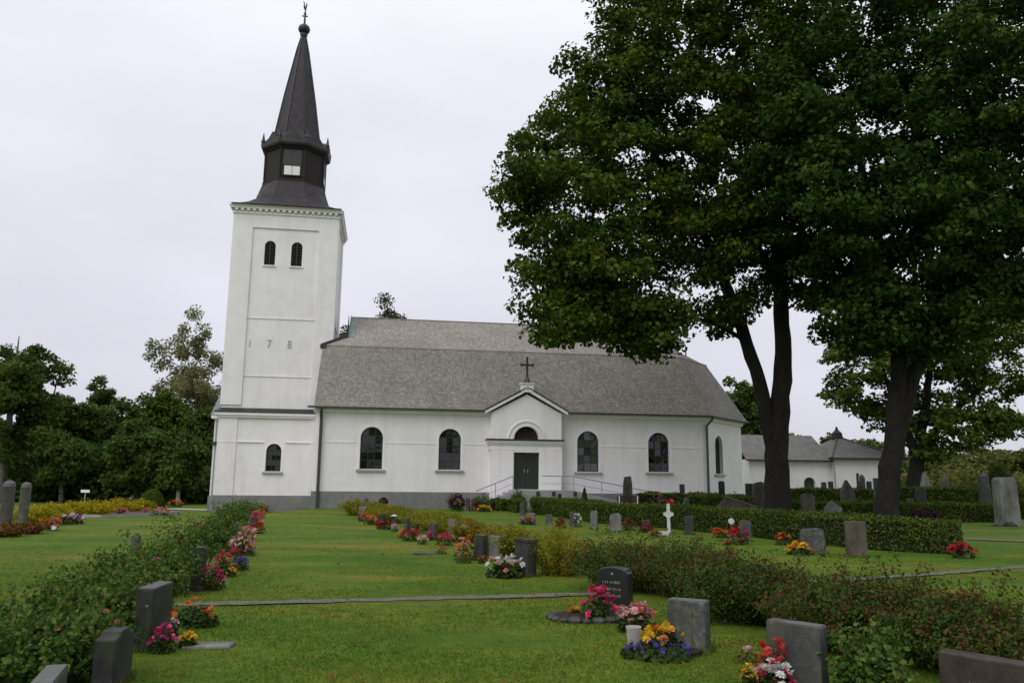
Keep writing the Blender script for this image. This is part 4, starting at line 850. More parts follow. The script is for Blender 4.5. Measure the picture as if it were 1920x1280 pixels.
def shoot_bush(base, r, h, shoots, per, size, lm, stem, rng, lean=1.0, low=.15, tall=.0, width=.7, headmat=None, heads=0, head_size=.03, droop=0.0, up=.5):
    """bush grown shoot by shoot: arching stems with leaves along them"""
    mb = MB(); P = []; Nn = []; H = []
    for s in range(shoots):
        a = rng.random()*6.283; rr = r*math.sqrt(rng.random())*lean; f = 1-.45*(rr/max(r, .01))**2; hh = h*f*(.72+.28*rng.random())*(1+(tall*rng.random() if rng.random() < .25 else 0))
        b0 = np.array([math.cos(a)*rr*.35, math.sin(a)*rr*.35, 0]); tip = np.array([math.cos(a)*rr, math.sin(a)*rr, hh-droop*rr*rng.random()]); mid = (b0+tip)/2+np.array([-math.cos(a)*.08*rr, -math.sin(a)*.08*rr, .12*hh])
        if s < 26: mb.tube([b0, mid, tip], [.007, .005, .002], 3, cap=False)
        t_ = low+(1-low)*rng.random(per)**.75; q = ((1-t_)**2)[:, None]*b0+(2*t_*(1-t_))[:, None]*mid+(t_**2)[:, None]*tip
        o_ = rng.normal(size=(per, 3))*np.array([size*1.05, size*1.05, size*.6]); P.append(q+o_); Nn.append(rng.normal(size=(per, 3))*.5+np.array([math.cos(a)*.35, math.sin(a)*.35, up])+o_*2)
        if heads and rng.random() < .62: H.append(tip+rng.normal(size=(heads, 3))*np.array([.035, .035, .022])+np.array([0, 0, .015]))
    P = np.concatenate(P); P[:, 2] = np.maximum(P[:, 2], .015)
    mb.build('stems', stem, base)
    leaves('foliage', P, np.concatenate(Nn), size*(.65+.7*rng.random(len(P))), rng, lm, base, width)
    if H:
        Hh = np.concatenate(H); leaves('seed_heads', Hh, rng.normal(size=Hh.shape)+np.array([0, 0, .6]), head_size*(.6+.8*rng.random(len(Hh))), rng, headmat, base, .8)
SHRUBS = [
 ('rose', -3.815, 6.564, -0.0, 0.42, 0.541, 'leafy dark rose bush filling the bottom left edge'),
 ('rose', -3.587, 6.942, -0.0, 0.362, 0.609, 'dense rose bush behind the stepped mossy stone'),
 ('rose_bloom', -4.569, 8.134, -0.0, 0.452, 0.526, 'rose bush with a magenta bloom at the left edge'),
 ('rose', -3.984, 8.202, -0.0, 0.381, 0.65, 'rose bush pressed behind the plain dark slab'),
 ('rose_bloom', -4.5, 10.048, -0.0, 0.44, 0.678, 'rose bush right behind the narrow lichened marker'),
 ('rose', -5.134, 9.968, -0.0, 0.375, 0.536, 'loose rose bush bordering the far left lawn'),
 ('rose', -4.959, 11.86, -0.0, 0.448, 0.753, 'tall loose rose bush beside the slanted dark stone'),
 ('rose', -6.02, 12.792, -0.0, 0.445, 0.53, 'low rose bush around the rough pointed stone'),
 ('rose_bloom', -5.856, 15.003, -0.0, 0.477, 0.776, 'rose bush with one red bloom above the crimson begonias'),
 ('rose', -7.017, 19.359, -0.0, 0.526, 0.811, 'small rose bush halfway along the left row'),
 ('rose', -8.433, 24.359, -0.0, 0.587, 0.786, 'rose bush near the mottled pale rock'),
 ('rose', -9.722, 29.282, -0.0, 0.661, 0.841, 'yellowish rose bush next to the tower end of the row'),
 ('rose', -15.017, 45.737, -0.35, 0.976, 0.857, 'last rose bush before the grey tower plinth'),
 ('spirea', -7.085, 37.771, -0.0, 0.612, 0.712, 'yellow green bush nearest the church in the middle row'),
 ('spirea', -5.761, 34.875, -0.0, 0.498, 0.657, 'second yellow green bush of the middle row beside the red pot'),
 ('spirea', -4.385, 31.729, -0.0, 0.554, 0.612, 'yellow green bush above the tiny white cross'),
 ('spirea', -3.16, 29.086, -0.0, 0.526, 0.577, 'olive bush behind the small dark marker'),
 ('spirea', -1.995, 25.876, -0.0, 0.599, 0.604, 'olive bush behind the pale gravestone of the middle row'),
 ('spirea', -2.573, 27.325, -0.0, 0.476, 0.611, 'olive bush above the round topped grey stone'),
 ('orange', -1.11, 22.407, -0.0, 0.447, 0.579, 'golden bush behind the small grave lantern'),
 ('spirea', 0.104, 17.268, -0.0, 0.332, 0.658, 'yellow bush showing between the streaked stone and the capped dark stone'),
 ('spirea', -5.089, 33.195, -0.0, 0.495, 0.623, 'yellow green bush behind the dark red flowers'),
 ('orange', -0.241, 18.734, -0.0, 0.432, 0.678, 'orange tinged bush behind the streaked pale stone'),
 ('spirea', 0.866, 14.774, -0.0, 0.432, 0.79, 'big yellow green bush right of the capped dark stone'),
 ('russet', 1.742, 12.878, -0.0, 0.566, 0.747, 'russet shrub at the near end by the red gravestone'),
 ('russet', 2.551, 12.381, -0.0, 0.581, 0.862, 'russet shrub with tall red tips behind the black gravestone'),
 ('russet', 2.732, 10.144, -0.0, 0.474, 0.838, 'russet green shrub behind the speckled gravestone'),
 ('russet', 3.262, 9.885, -0.0, 0.462, 0.617, 'russet shrub around the sunken black stone'),
 ('russet', 3.338, 8.509, -0.0, 0.421, 0.74, 'dense russet shrub right of the grey granite gravestone'),
 ('russet', 3.891, 8.419, -0.0, 0.442, 0.704, 'russet shrub before the curving gravel path'),
 ('russet', 4.052, 7.639, -0.0, 0.4, 0.679, 'dark russet shrub above the wide reddish gravestone'),
 ('russet', 4.248, 7.17, -0.0, 0.375, 0.589, 'russet shrub spilling over the right edge'),
 ('rose', 2.783, 6.433, -0.0, 0.238, 0.509, 'bright green leafy shoots left of the reddish gravestone'),
 ('yellow', -16.171, 27.639, -0.0, 0.536, 0.638, 'yellow shrub between the two tall pillar stones'),
 ('yellow', -16.792, 29.943, -0.0, 0.504, 0.638, 'yellow shrub behind the small dark stone at the far left'),
 ('yellow', -17.964, 33.328, -0.066, 0.433, 0.674, 'yellow shrub beside the pale rounded rock'),
 ('yellow', -20.812, 40.713, -0.339, 0.738, 0.835, 'yellow shrub in the middle of the far left row'),
 ('yellow', -21.187, 44.074, -0.35, 0.8, 0.829, 'yellow shrub left of the slim post stone'),
 ('yellow', -20.668, 45.457, -0.35, 0.532, 0.776, 'yellow shrub right of the slim post stone'),
 ('copper', -13.814, 22.541, -0.0, 0.436, 0.386, 'copper coloured low shrub at the foot of the tall dark pillar'),
 ('copper', -13.92, 23.783, -0.0, 0.308, 0.322, 'copper coloured low plant at the foot of the lichened pillar'),
 ('ball', -23.563, 53.45, -0.35, 0.799, 1.223, 'round clipped green bush before the left wood'),
 ('purple', -3.029, 45.3, -0.0, 0.501, 1.02, 'dark purple shrub against the church plinth'),
 ('conifer', 3.989, 43.653, -0.0, 0.257, 1.312, 'small cone shaped conifer before the portal ramp'),
 ('green', 0.445, 44.727, -0.0, 0.379, 1.295, 'small green shrub in front of the church door'),
 ('green', -1.526, 44.885, -0.0, 0.642, 0.954, 'low green shrub along the plinth left of the portal'),
 ('purple', 19.01, 37.285, -0.0, 0.533, 0.656, 'reddish purple plant in front of the rear right hedge'),
 ('ball', 36.654, 60.566, -0.0, 1.103, 3.476, 'dark clipped bush behind the huge standing stone'),
 ('green', 14.037, 44.247, -0.0, 0.433, 1.095, 'dark green shrub beside the jagged rock'),
 ('green', 12.83, 46.349, -0.0, 0.603, 1.199, 'low green shrub left of the dark block stone'),
]
for i, (kind, x, y, z, r, h, lab) in enumerate(SHRUBS):
    rng = np.random.default_rng(500+i); near = y < 16; far = y > 34
    cat = 'shrub' if kind not in ('conifer',) else 'conifer'; nm = {'rose': 'rose_bush', 'rose_bloom': 'rose_bush', 'conifer': 'conifer', 'ball': 'clipped_bush'}.get(kind, 'shrub')
    b = empty(nm, (x, y, z), rng.random()*6, lab, cat, {'rose': 'rose bushes of the left row', 'rose_bloom': 'rose bushes of the left row', 'spirea': 'yellow green bushes of the middle row', 'russet': 'russet shrubs on the right', 'yellow': 'yellow shrubs on the far left'}.get(kind))
    sh = 80 if near else (55 if not far else 40); per = 48 if near else (38 if not far else 30); fs = 1 if near else (1.45 if not far else 2.0)
    if kind in ('rose', 'rose_bloom'):
        shoot_bush(b, r*1.3, h*1.0, int(sh*1.0), per, .048*fs, 'rose_leaf', 'stem_green', rng, 1, .12, .75)
        nb = 8 if kind == 'rose_bloom' else 4
        for q in range(nb):
            a = rng.random()*6.28; rr = r*rng.random()**.5; o = link('blossom', blossom('magenta' if (q == 0 and kind == 'rose_bloom') else ('salmon' if q % 2 else 'crimson'), q), None, b, (math.cos(a)*rr, math.sin(a)*rr, h*(1.02-.35*(rr/r)**2)))
            s_ = (.05 if (q == 0 and kind == 'rose_bloom') else .026)*max(1, fs*.8); o.scale = (s_, s_, s_); o.rotation_euler = (rng.normal(0, .5), rng.normal(0, .5), 0)
    elif kind == 'spirea': shoot_bush(b, r*1.85, h*1.15, int(sh*1.8), per+10, .038*fs, 'spirea_leaf', 'twig', rng, 1, .02, .12, .6, None, 0, 0, 0, .5)
    elif kind == 'orange': shoot_bush(b, r*1.5, h*1.08, int(sh*1.4), per+8, .040*fs, 'orange_leaf', 'twig', rng, 1, .03, .08, .6)
    elif kind == 'russet': shoot_bush(b, r*1.9, h*(1.02+.12*rng.random()), int(sh*1.8), per+14, .044, 'russet_leaf', 'twig', rng, 1, .03, .42, .55, 'russet_head', 12, .024)
    elif kind == 'yellow': shoot_bush(b, r*1.55, h*1.08, sh+45, per+12, .047*fs, 'yellow_leaf', 'twig', rng, 1, .02, .05, .7)
    elif kind == 'copper': shoot_bush(b, r*1.2, h, sh, per, .045*fs, 'copper_leaf', 'twig', rng, 1, .02, .05, .7)
    elif kind == 'purple': shoot_bush(b, r*1.1, h, sh+10, per, .05*fs, 'purple_leaf', 'twig', rng, 1, .05, .05, .7)
    elif kind == 'green': shoot_bush(b, r*1.1, h, sh+10, per, .045*fs, 'rose_leaf', 'twig', rng, 1, .02, .08, .6)
    else:
        n_ = 5200; d_ = unit(rng.normal(size=(n_, 3))); d_[:, 2] = np.abs(d_[:, 2]) if kind == 'ball' else d_[:, 2]
        if kind == 'ball':
            rr = .86+.18*rng.random((n_, 1)); P = d_*rr*np.array([r, r, h*.98]); P[:, 2] = np.maximum(.02, P[:, 2]); lm = 'hedge_leaf' if y < 58 else 'wood_leaf'
            core = [(r*.86*math.cos(q*math.pi/16), h*.86*math.sin(q*math.pi/16)) for q in range(8)]+[(.02, h*.86)]
        else:
            f = rng.random(n_)**1.4; a = rng.random(n_)*6.283; prof = r*np.minimum(1, f*7+.45)*(1-f)**.75*(.86+.2*rng.random(n_)); P = np.stack([np.cos(a)*prof, np.sin(a)*prof, f*h], 1); d_ = np.stack([np.cos(a), np.sin(a), np.full(n_, .5)], 1); lm = 'wood_leaf'
            core = [(r*.45, 0), (r*.8, h*.12), (r*.45, h*.5), (.02, h*.93)]
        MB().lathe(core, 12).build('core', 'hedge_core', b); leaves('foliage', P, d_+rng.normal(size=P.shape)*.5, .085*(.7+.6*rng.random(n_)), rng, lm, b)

# ================================================================ GRAVESTONES
STONES = [
 ('slab', -2.82, 5.15, -0.0, 0.6, 0.13, 0.45, -110, 'grey', 'low grey gravestone with pale flat top at the bottom left corner', ''),
 ('shoulder', -3.19, 6.78, -0.0, 0.45, 0.16, 0.435, -97, 'dark', 'mossy dark gravestone with stepped top just ahead of the corner stone', ''),
 ('slab', -3.55, 8.28, -0.0, 0.55, 0.17, 0.584, -94, 'dark', 'plain dark slab gravestone beside the pink and yellow flowers on the left', ''),
 ('slab', -4.055, 9.69, -0.0, 0.12, 0.14, 0.416, -70, 'black', 'black gravestone hidden behind the plain dark slab on the left', ''),
 ('pillar', -4.177, 10.182, -0.0, 0.097, 0.097, 0.465, -60, 'lichen', 'narrow pale lichened marker standing behind the black left stone', ''),
 ('slant', -4.68, 12.386, -0.0, 0.12, 0.2, 0.616, -65, 'dark', 'dark gravestone with pale slanted top beside the crimson begonias', 'base'),
 ('obelisk', -6.891, 15.076, -0.0, 0.174, 0.174, 0.643, 0, 'lichen', 'rough pointed stone rising out of the rose bushes on the left', ''),
 ('slab', -6.81, 19.149, -0.0, 0.12, 0.12, 0.363, -60, 'grey', 'small grey marker with pale top beyond the crimson begonias', ''),
 ('rough', -7.797, 23.322, -0.0, 0.214, 0.2, 0.414, -40, 'lichen', 'mottled pale rock marker among the far left roses', ''),
 ('slab', -8.601, 27.265, -0.0, 0.202, 0.15, 0.347, -45, 'grey', 'little grey stone near the tower end of the left row', ''),
 ('slab', 3.48, 5.89, -0.0, 0.85, 0.16, 0.45, 48, 'red', 'wide reddish granite gravestone cut off by the bottom right corner', 'text'),
 ('slab', 2.36, 6.87, -0.0, 0.46, 0.16, 0.52, 42, 'grey', 'grey granite gravestone behind the red and white salvias', 'cap'),
 ('slab', 1.822, 8.437, -0.0, 0.391, 0.2, 0.473, 30, 'speckle', 'speckled gravestone with pale worn band beside the yellow pansies', 'cap'),
 ('arch', 1.405, 11.006, -0.0, 0.438, 0.2, 0.54, 28, 'black', 'polished black gravestone with round shoulders and faint lettering', 'text star'),
 ('capped', 0.273, 14.493, -0.0, 0.353, 0.22, 0.63, 50, 'dark', 'tall dark gravestone with projecting cap beside the white and red bouquet', ''),
 ('slab', -0.281, 17.179, -0.0, 0.328, 0.15, 0.505, 42, 'light', 'streaked pale grey gravestone left of the capped dark stone', ''),
 ('slab', -0.611, 17.238, -0.0, 0.262, 0.15, 0.519, 45, 'dark', 'bluish dark gravestone touching the streaked pale stone', ''),
 ('slab', 1.555, 15.907, -0.0, 0.33, 0.14, 0.387, -20, 'red', 'dark red gravestone backing onto the big yellow green bush', ''),
 ('slant', 4.148, 13.662, -0.0, 0.513, 0.18, 0.321, -15, 'black', 'black polished stone back half sunk in the russet shrubs', ''),
 ('slab', -1.639, 23.375, -0.0, 0.223, 0.14, 0.533, 40, 'light', 'pale gravestone behind the magenta flowers in the middle row', ''),
 ('lantern', -1.262, 22.391, -0.0, 0.189, 0.12, 0.454, 20, 'white', 'small white topped grave lantern post in the middle row', ''),
 ('arch', -2.149, 22.896, -0.0, 0.238, 0.14, 0.478, 40, 'grey', 'round topped grey gravestone above the small white flowers', ''),
 ('slab', -2.975, 25.949, -0.0, 0.12, 0.12, 0.28, 40, 'dark', 'small dark marker behind the red flowers in the middle row', ''),
 ('slab', -3.325, 26.436, -0.0, 0.127, 0.14, 0.42, 40, 'grey', 'blue grey gravestone just left of the red flowers in the middle row', ''),
 ('lantern', -4.268, 29.984, -0.0, 0.215, 0.06, 0.382, 15, 'white', 'tiny pale topped lantern post at the far part of the middle row', ''),
 ('slab', -4.684, 29.951, -0.0, 0.195, 0.14, 0.381, 40, 'dark', 'dark stone above the dark red flowers in the middle row', ''),
 ('arch', -6.263, 34.625, -0.0, 0.371, 0.14, 0.508, 35, 'light', 'light rounded stone at the church end of the middle row', ''),
 ('arch', 0.841, 32.529, -0.0, 0.315, 0.14, 0.394, 15, 'light', 'pale rounded stone with orange and purple flowers at the hedge end', ''),
 ('slab', 1.493, 31.476, -0.0, 0.263, 0.14, 0.381, 15, 'lichen', 'green grey stone first in line along the clipped hedge', ''),
 ('slab', 2.33, 30.188, -0.0, 0.229, 0.14, 0.539, 18, 'grey', 'narrow grey stone in front of the long hedge beside the brown flowers', ''),
 ('arch', 2.985, 28.985, -0.0, 0.237, 0.14, 0.628, 20, 'light', 'tall pale stone with rounded head against the long hedge', ''),
 ('rough', 3.562, 27.6, -0.0, 0.447, 0.18, 0.615, 15, 'light', 'blotchy whitish rough stone against the long hedge', ''),
 ('slab', 4.662, 28.035, -0.0, 0.286, 0.14, 0.375, 12, 'red', 'small red stone above dark red flowers along the hedge', ''),
 ('celtic', 5.198, 26.707, -0.0, 0.329, 0.1, 0.955, 12, 'white', 'tall slim white cross in front of the long hedge', ''),
 ('slab', 5.77, 26.3, -0.0, 0.29, 0.16, 0.586, 12, 'dark', 'dark narrow gravestone just right of the tall white cross', ''),
 ('disc', 6.769, 24.963, -0.0, 0.223, 0.06, 0.7, 10, 'grey', 'thin grey post with a small white round plate before the long hedge', ''),
 ('arch', 6.759, 23.501, -0.0, 0.336, 0.16, 0.597, 10, 'grey', 'grey arched stone behind the red flowers along the hedge', ''),
 ('rough', 7.358, 19.888, -0.0, 0.587, 0.2, 0.615, 8, 'speckle', 'broad mottled pale stone with yellow flowers at its foot', ''),
 ('slab', 8.035, 19.009, -0.0, 0.439, 0.2, 0.804, 6, 'brown', 'tall brownish stone standing at the near part of the long hedge', ''),
 ('rough', 6.414, 44.186, -0.0, 0.565, 0.4, 2.02, 10, 'rock', 'tall rough hewn grey monolith before the church wall', ''),
 ('slab', 9.679, 45.592, -0.0, 0.292, 0.2, 1.561, 10, 'black', 'slim black stone left of the church downpipe', ''),
 ('pillar', 8.925, 41.098, -0.0, 0.322, 0.2, 0.908, 8, 'lichen', 'short pale post between the two rear hedges', ''),
 ('arch', 11.769, 45.103, -0.0, 0.333, 0.2, 1.76, 8, 'black', 'slim black arched stone under the narrow chancel window', ''),
 ('slab', 13.104, 44.149, -0.0, 0.54, 0.25, 1.631, 6, 'dark', 'dark block stone left of the forked tree', ''),
 ('rough', 12.966, 42.253, -0.0, 0.658, 0.45, 1.746, 4, 'rock', 'jagged brown rock leaning at the forked tree trunk', ''),
 ('arch', 14.358, 39.192, -0.0, 0.628, 0.22, 1.181, 4, 'lichen', 'greenish arched gravestone between the two big trunks', ''),
 ('gable', 15.42, 38.864, -0.0, 0.829, 0.3, 0.872, 20, 'light', 'pale pointed stone with sloping bright shoulder between the trunks', ''),
 ('gable', 20.905, 50.229, -0.0, 0.833, 0.3, 1.918, 4, 'grey', 'temple shaped grey monument in front of the low white building', 'base'),
 ('slab', 20.898, 46.138, -0.0, 0.293, 0.25, 2.004, 4, 'black', 'black stone half hidden by the leaning tree trunk', ''),
 ('big', 20.933, 34.245, -0.0, 0.983, 0.4, 2.01, -14, 'light', 'huge grey standing stone with chamfered top at the right edge', 'base'),
 ('obelisk', 28.278, 48.242, -0.0, 0.535, 0.35, 2.46, -14, 'grey', 'grey obelisk on a low pedestal behind the huge standing stone', 'base'),
 ('pillar', 29.695, 55.25, -0.0, 0.541, 0.4, 2.228, -5, 'grey', 'grey pillar stone in the far right hedge rows', ''),
 ('gable', 29.963, 58.274, -0.0, 0.648, 0.4, 2.548, -5, 'light', 'pale triangular stone by the far tree trunk', ''),
 ('slab', 25.449, 50.216, -0.0, 0.617, 0.25, 1.477, -5, 'dark', 'dark flat stone in front of the far tree trunk', ''),
 ('arch', 22.54, 58.14, -0.0, 0.321, 0.25, 1.792, 4, 'black', 'first small black stone before the low white building', ''),
 ('slab', 23.0, 58.14, -0.0, 0.32, 0.25, 1.835, 4, 'black', 'second small black stone before the low white building', ''),
 ('slab', 24.961, 58.114, -0.0, 0.12, 0.25, 1.893, 4, 'dark', 'short dark stone beside the tall thin black one', ''),
 ('obelisk', 25.276, 58.18, -0.0, 0.457, 0.3, 2.387, 4, 'black', 'tall thin black stone before the slit window of the low building', ''),
 ('slab', 25.757, 58.141, -0.0, 0.314, 0.25, 1.863, 4, 'dark', 'small dark stone right of the tall thin black one', ''),
 ('slab', 23.226, 47.16, -0.0, 0.353, 0.25, 0.872, -5, 'grey', 'low grey stone at the foot of the rear right hedge', ''),
 ('slab', -1.188, 45.098, -0.0, 0.279, 0.2, 0.578, 15, 'light', 'pale stone above the yellow flowers left of the portal steps', ''),
 ('arch', -0.233, 46.181, -0.0, 0.321, 0.2, 0.622, 15, 'light', 'pale arched stone between the two small hedges by the portal', ''),
 ('slab', 0.591, 39.37, -0.0, 0.241, 0.2, 0.605, 15, 'grey', 'grey stone at the right of the two small hedges by the portal', ''),
 ('slab', -2.333, 44.611, -0.0, 0.18, 0.2, 0.664, 15, 'grey', 'small grey stone beside the purple shrub near the church wall', ''),
 ('slab', 2.652, 43.592, -0.0, 0.194, 0.2, 0.99, 5, 'black', 'small black stone at the foot of the portal ramp', ''),
 ('pillar', -14.638, 23.679, -0.0, 0.352, 0.3, 1.478, 0, 'rock', 'tall dark pillar stone with pale cap at the left edge', ''),
 ('pillar', -15.3, 25.589, -0.0, 0.315, 0.3, 1.42, 0, 'lichen', 'tall round headed lichened pillar among the yellow shrubs', ''),
 ('slab', -17.401, 31.546, -0.016, 0.286, 0.2, 0.362, 5, 'grey', 'grey low stone with white and pink flowers in the yellow row', ''),
 ('rough', -18.422, 34.592, -0.115, 0.374, 0.25, 0.67, 5, 'light', 'pale rounded rock stone in the yellow shrub row', ''),
 ('slab', -15.941, 27.817, -0.0, 0.191, 0.2, 0.39, 5, 'dark', 'small dark stone between yellow shrubs at the far left', ''),
 ('pillar', -21.075, 45.151, -0.35, 0.265, 0.16, 0.897, 5, 'dark', 'dark slim post stone at the end of the yellow shrub row', ''),
]
SM = dict(grey='st_grey', light='st_light', dark='st_dark', black='st_black', red='st_red', brown='st_brown', lichen='st_lichen', rock='st_rock', speckle='st_speckle', white='st_white')
def stone_outline(sh, w, h, rnd):
    a = w/2; j = lambda s=.012: rnd.uniform(-s, s)
    if sh in ('slab', 'capped'): return [(-a, 0), (a, 0), (a*.985, h*.985), (a*.95, h), (-a*.95, h+j()), (-a*.985, h*.985)]
    if sh == 'shoulder': return [(-a, 0), (a, 0), (a, h*.9), (a*.5, h*.93), (a*.4, h), (-a*.45, h), (-a*.5, h*.94), (-a, h*.9)]
    if sh == 'slant': return [(-a, 0), (a, 0), (a, h*.88), (-a*.1, h), (-a, h)]
    if sh == 'arch':
        return [(-a, 0), (a, 0), (a, h-a*.42)]+[(a*math.cos(t_), h-a*.42+a*.42*math.sin(t_)) for t_ in [math.pi*i/10 for i in range(1, 10)]]+[(-a, h-a*.42)]
    if sh == 'gable': return [(-a, 0), (a, 0), (a*.96, h*.62), (a*.9, h*.66), (-a*.05, h), (-a*.2, h*.99), (-a*.92, h*.66), (-a*.96, h*.6)]
    if sh == 'big': return [(-a, 0), (a, 0), (a*.93, h*.9), (a*.74, h), (-a*.66, h*.995), (-a*.88, h*.94), (-a*.95, h*.6)]
    if sh == 'rough':
        k = 9; L = [(-a*.95, 0), (a*.95, 0)]
        for i in range(k+1):
            t_ = math.pi*i/k; q = .8+.2*rnd.random(); L.append((a*q*math.copysign(abs(math.cos(t_))**.45, math.cos(t_)), h*(.62+.38*(math.sin(t_)**.7)*q+.0)))
        return L
    return [(-a, 0), (a, 0), (a, h), (-a, h)]
def bevel_build(mb, name, mat, parent=None, loc=None, rz=0, bev=.012, sub=0, jit=0, rnd=None, seg=2):
    me = mb.mesh(name); bm = bmesh.new(); bm.from_mesh(me); bmesh.ops.remove_doubles(bm, verts=bm.verts, dist=.0005)
    if bev: bmesh.ops.bevel(bm, geom=[e for e in bm.edges if e.calc_face_angle(0) > .4], offset=bev, segments=seg, affect='EDGES', profile=.6)
    if sub:
        bmesh.ops.triangulate(bm, faces=bm.faces); bmesh.ops.subdivide_edges(bm, edges=bm.edges, cuts=sub, use_grid_fill=True, fractal=jit)
    bm.to_mesh(me); bm.free(); return link(name, me, mat, parent, loc, rz)
for i, (sh, x, y, z, w, d, h, phi, mt, lab, ex) in enumerate(STONES):
    rnd = random.Random(900+i); rz = math.atan2(-math.cos(rad(phi)), -math.sin(rad(phi)))+math.pi/2; loc = (x, y, z-.03); mat = SM[mt]; hh = h+.03
    mb = MB(); tilt = rnd.uniform(-.02, .02); grp = 'gravestones in the churchyard'; nm = 'gravestone'; cat = 'gravestone'
    front = -d/2
    if sh in ('cross', 'celtic', 'disc'):
        nm = 'grave_cross' if sh != 'disc' else 'grave_marker'; cat = 'cross' if sh != 'disc' else 'grave marker'; a = max(.045, w*.16) if sh != 'disc' else .028
        mb.box((-a, -d/2, 0), (a, d/2, hh)); zc = hh*(.66 if sh == 'celtic' else .72); 
        if sh != 'disc': mb.box((-w/2, -d/2-.001, zc-a), (-a, d/2+.001, zc+a)); mb.box((a, -d/2-.001, zc-a), (w/2, d/2+.001, zc+a))
        o = bevel_build(mb, nm, mat, None, loc, rz, .006, seg=1); R = w*.36 if sh == 'celtic' else (w*.40 if sh == 'disc' else 0)
        if R:
            k = 16; MB().prism([(R*math.cos(2*math.pi*q/k), zc+R*math.sin(2*math.pi*q/k)) for q in range(k)], (0, 0, 0), U, -VV, -d/2-.012, d/2+.012).build('disc', 'st_white', o)
        MB().box((-w*.4, -d-.02, 0), (w*.4, d+.02, .06)).build('foot', 'st_grey', o)
    elif sh == 'obelisk':
        q = w/2; mb.lathe([(q*1.41, 0), (q*1.3, hh*.08), (q*1.0, hh*.9), (.02, hh)], 4, (0, 0), math.pi/4); o = bevel_build(mb, nm, mat, None, loc, rz, .008, seg=1)
        if 'base' in ex: MB().box((-w*.9, -w*.9, 0), (w*.9, w*.9, hh*.2)).build('base', 'st_light', o)
    elif sh == 'lantern':
        nm = 'grave_lantern'; cat = 'lantern'; mb.box((-w*.3, -w*.3, 0), (w*.3, w*.3, hh*.6)); o = bevel_build(mb, nm, 'st_grey', None, loc, rz, .006, seg=1)
        MB().box((-w*.42, -w*.42, hh*.6), (w*.42, w*.42, hh*.86)).build('lamp_house', 'glass_pale', o); MB().lathe([(w*.72, hh*.86), (w*.5, hh*.92), (.02, hh)], 4, (0, 0), math.pi/4).build('lid', 'st_white', o)
    elif sh == 'pillar':
        q = w/2; mb.lathe([(q*1.08, 0), (q, hh*.12), (q*.97, hh*.88), (q*.85, hh*.95), (q*.5, hh*.99), (.02, hh)], 10, (0, 0), .3); o = bevel_build(mb, nm, mat, None, loc, rz, 0)
        o.data.polygons.foreach_set('use_smooth', [True]*len(o.data.polygons))
        if 'cap' in lab or 'headed' in lab: MB().lathe([(q*.99, hh*.9), (q*.9, hh*.965), (q*.55, hh+.012), (.02, hh+.03)], 10, (0, 0), .3).build('cap', 'stone_top', o)
    else:
        mb.prism(stone_outline(sh, w, hh, rnd), (0, 0, 0), U, -VV, -d/2, d/2)
        if sh != 'rough' and y < 18 and mt != 'black': o = bevel_build(mb, nm, mat, None, loc, rz, min(.016, w*.06), 2, .05, rnd)
        elif sh == 'rough': o = bevel_build(mb, nm, mat, None, loc, rz, .02, 2, .12, rnd)
        else: o = bevel_build(mb, nm, mat, None, loc, rz, min(.014, w*.06))
        near = y < 18
        if sh == 'capped': MB().box((-w/2-.02, -d/2-.02, hh-.035), (w/2+.02, d/2+.02, hh+.012)).build('cap', 'st_dark', o)
        if near and sh in ('slab', 'slant') and mt in ('grey', 'speckle', 'dark', 'lichen'): MB().box((-w*.47, -d*.44, hh-.02), (w*.47, d*.44, hh+.006)).build('skylit_top', 'stone_top', o)  # paler slab on the top face: sky light put into its colour
        if 'pale worn band' in lab: MB().box((-w*.28, front-.006, .02), (w*.16, front-.0005, hh*.95)).build('worn_band', 'st_lichen', o)
        if 'base' in ex:
            MB().box((-w/2-.06, -d/2-.06, -.05), (w/2+.06, d/2+.05, .085)).build('base', mat if mt != 'black' else 'st_grey', o)
        if sh == 'big':
            for q in range(7): 
                a = rnd.uniform(-1.3, 1.3); bb = MB(); s_ = rnd.uniform(.14, .26); bb.lathe([(s_, 0), (s_*1.05, s_*.35), (s_*.6, s_*.75), (.03, s_*.85)], 7, (a, -d*.9+rnd.uniform(-.1, .2)), rnd.random()); bb.build('border_rock', 'st_dark', o)
        if 'text' in ex:      # worn lettering, no longer readable
            n_ = 3; top = hh*.62 if 'star' in ex else hh*.55
            for q in range(n_):
                xx_ = -w*.30; mb = MB(); zt = top-q*.085
                while xx_ < w*.26:
                    l_ = rnd.uniform(.014, .032); k_ = rnd.choice([.034, .034, .026]); mb.box((xx_, front-.003, zt), (xx_+.006, front-.0004, zt+k_)); 
                    if rnd.random() < .6: mb.box((xx_+.006, front-.003, zt+k_*.4), (xx_+l_*.7, front-.0004, zt+k_*.4+.006))
                    if rnd.random() < .5: mb.box((xx_+l_*.7, front-.003, zt), (xx_+l_*.7+.006, front-.0004, zt+k_*.9))
                    xx_ += l_+.012
                if mb.v: mb.build('inscription', 'inscription', o)['kind'] = 'stuff'
        if 'star' in ex:
            k = 8; MB().prism([((.022 if q % 2 else .009)*math.cos(2*math.pi*q/k), hh*.84+(.022 if q % 2 else .009)*math.sin(2*math.pi*q/k)) for q in range(k)], (0, front, 0), U, -VV, .0004, .004).build('star_emblem', 'inscription', o)
    o.rotation_euler = (tilt, rnd.uniform(-.015, .015), rz); tag(o, lab, cat, grp if cat == 'gravestone' else 'crosses and lanterns on the graves')

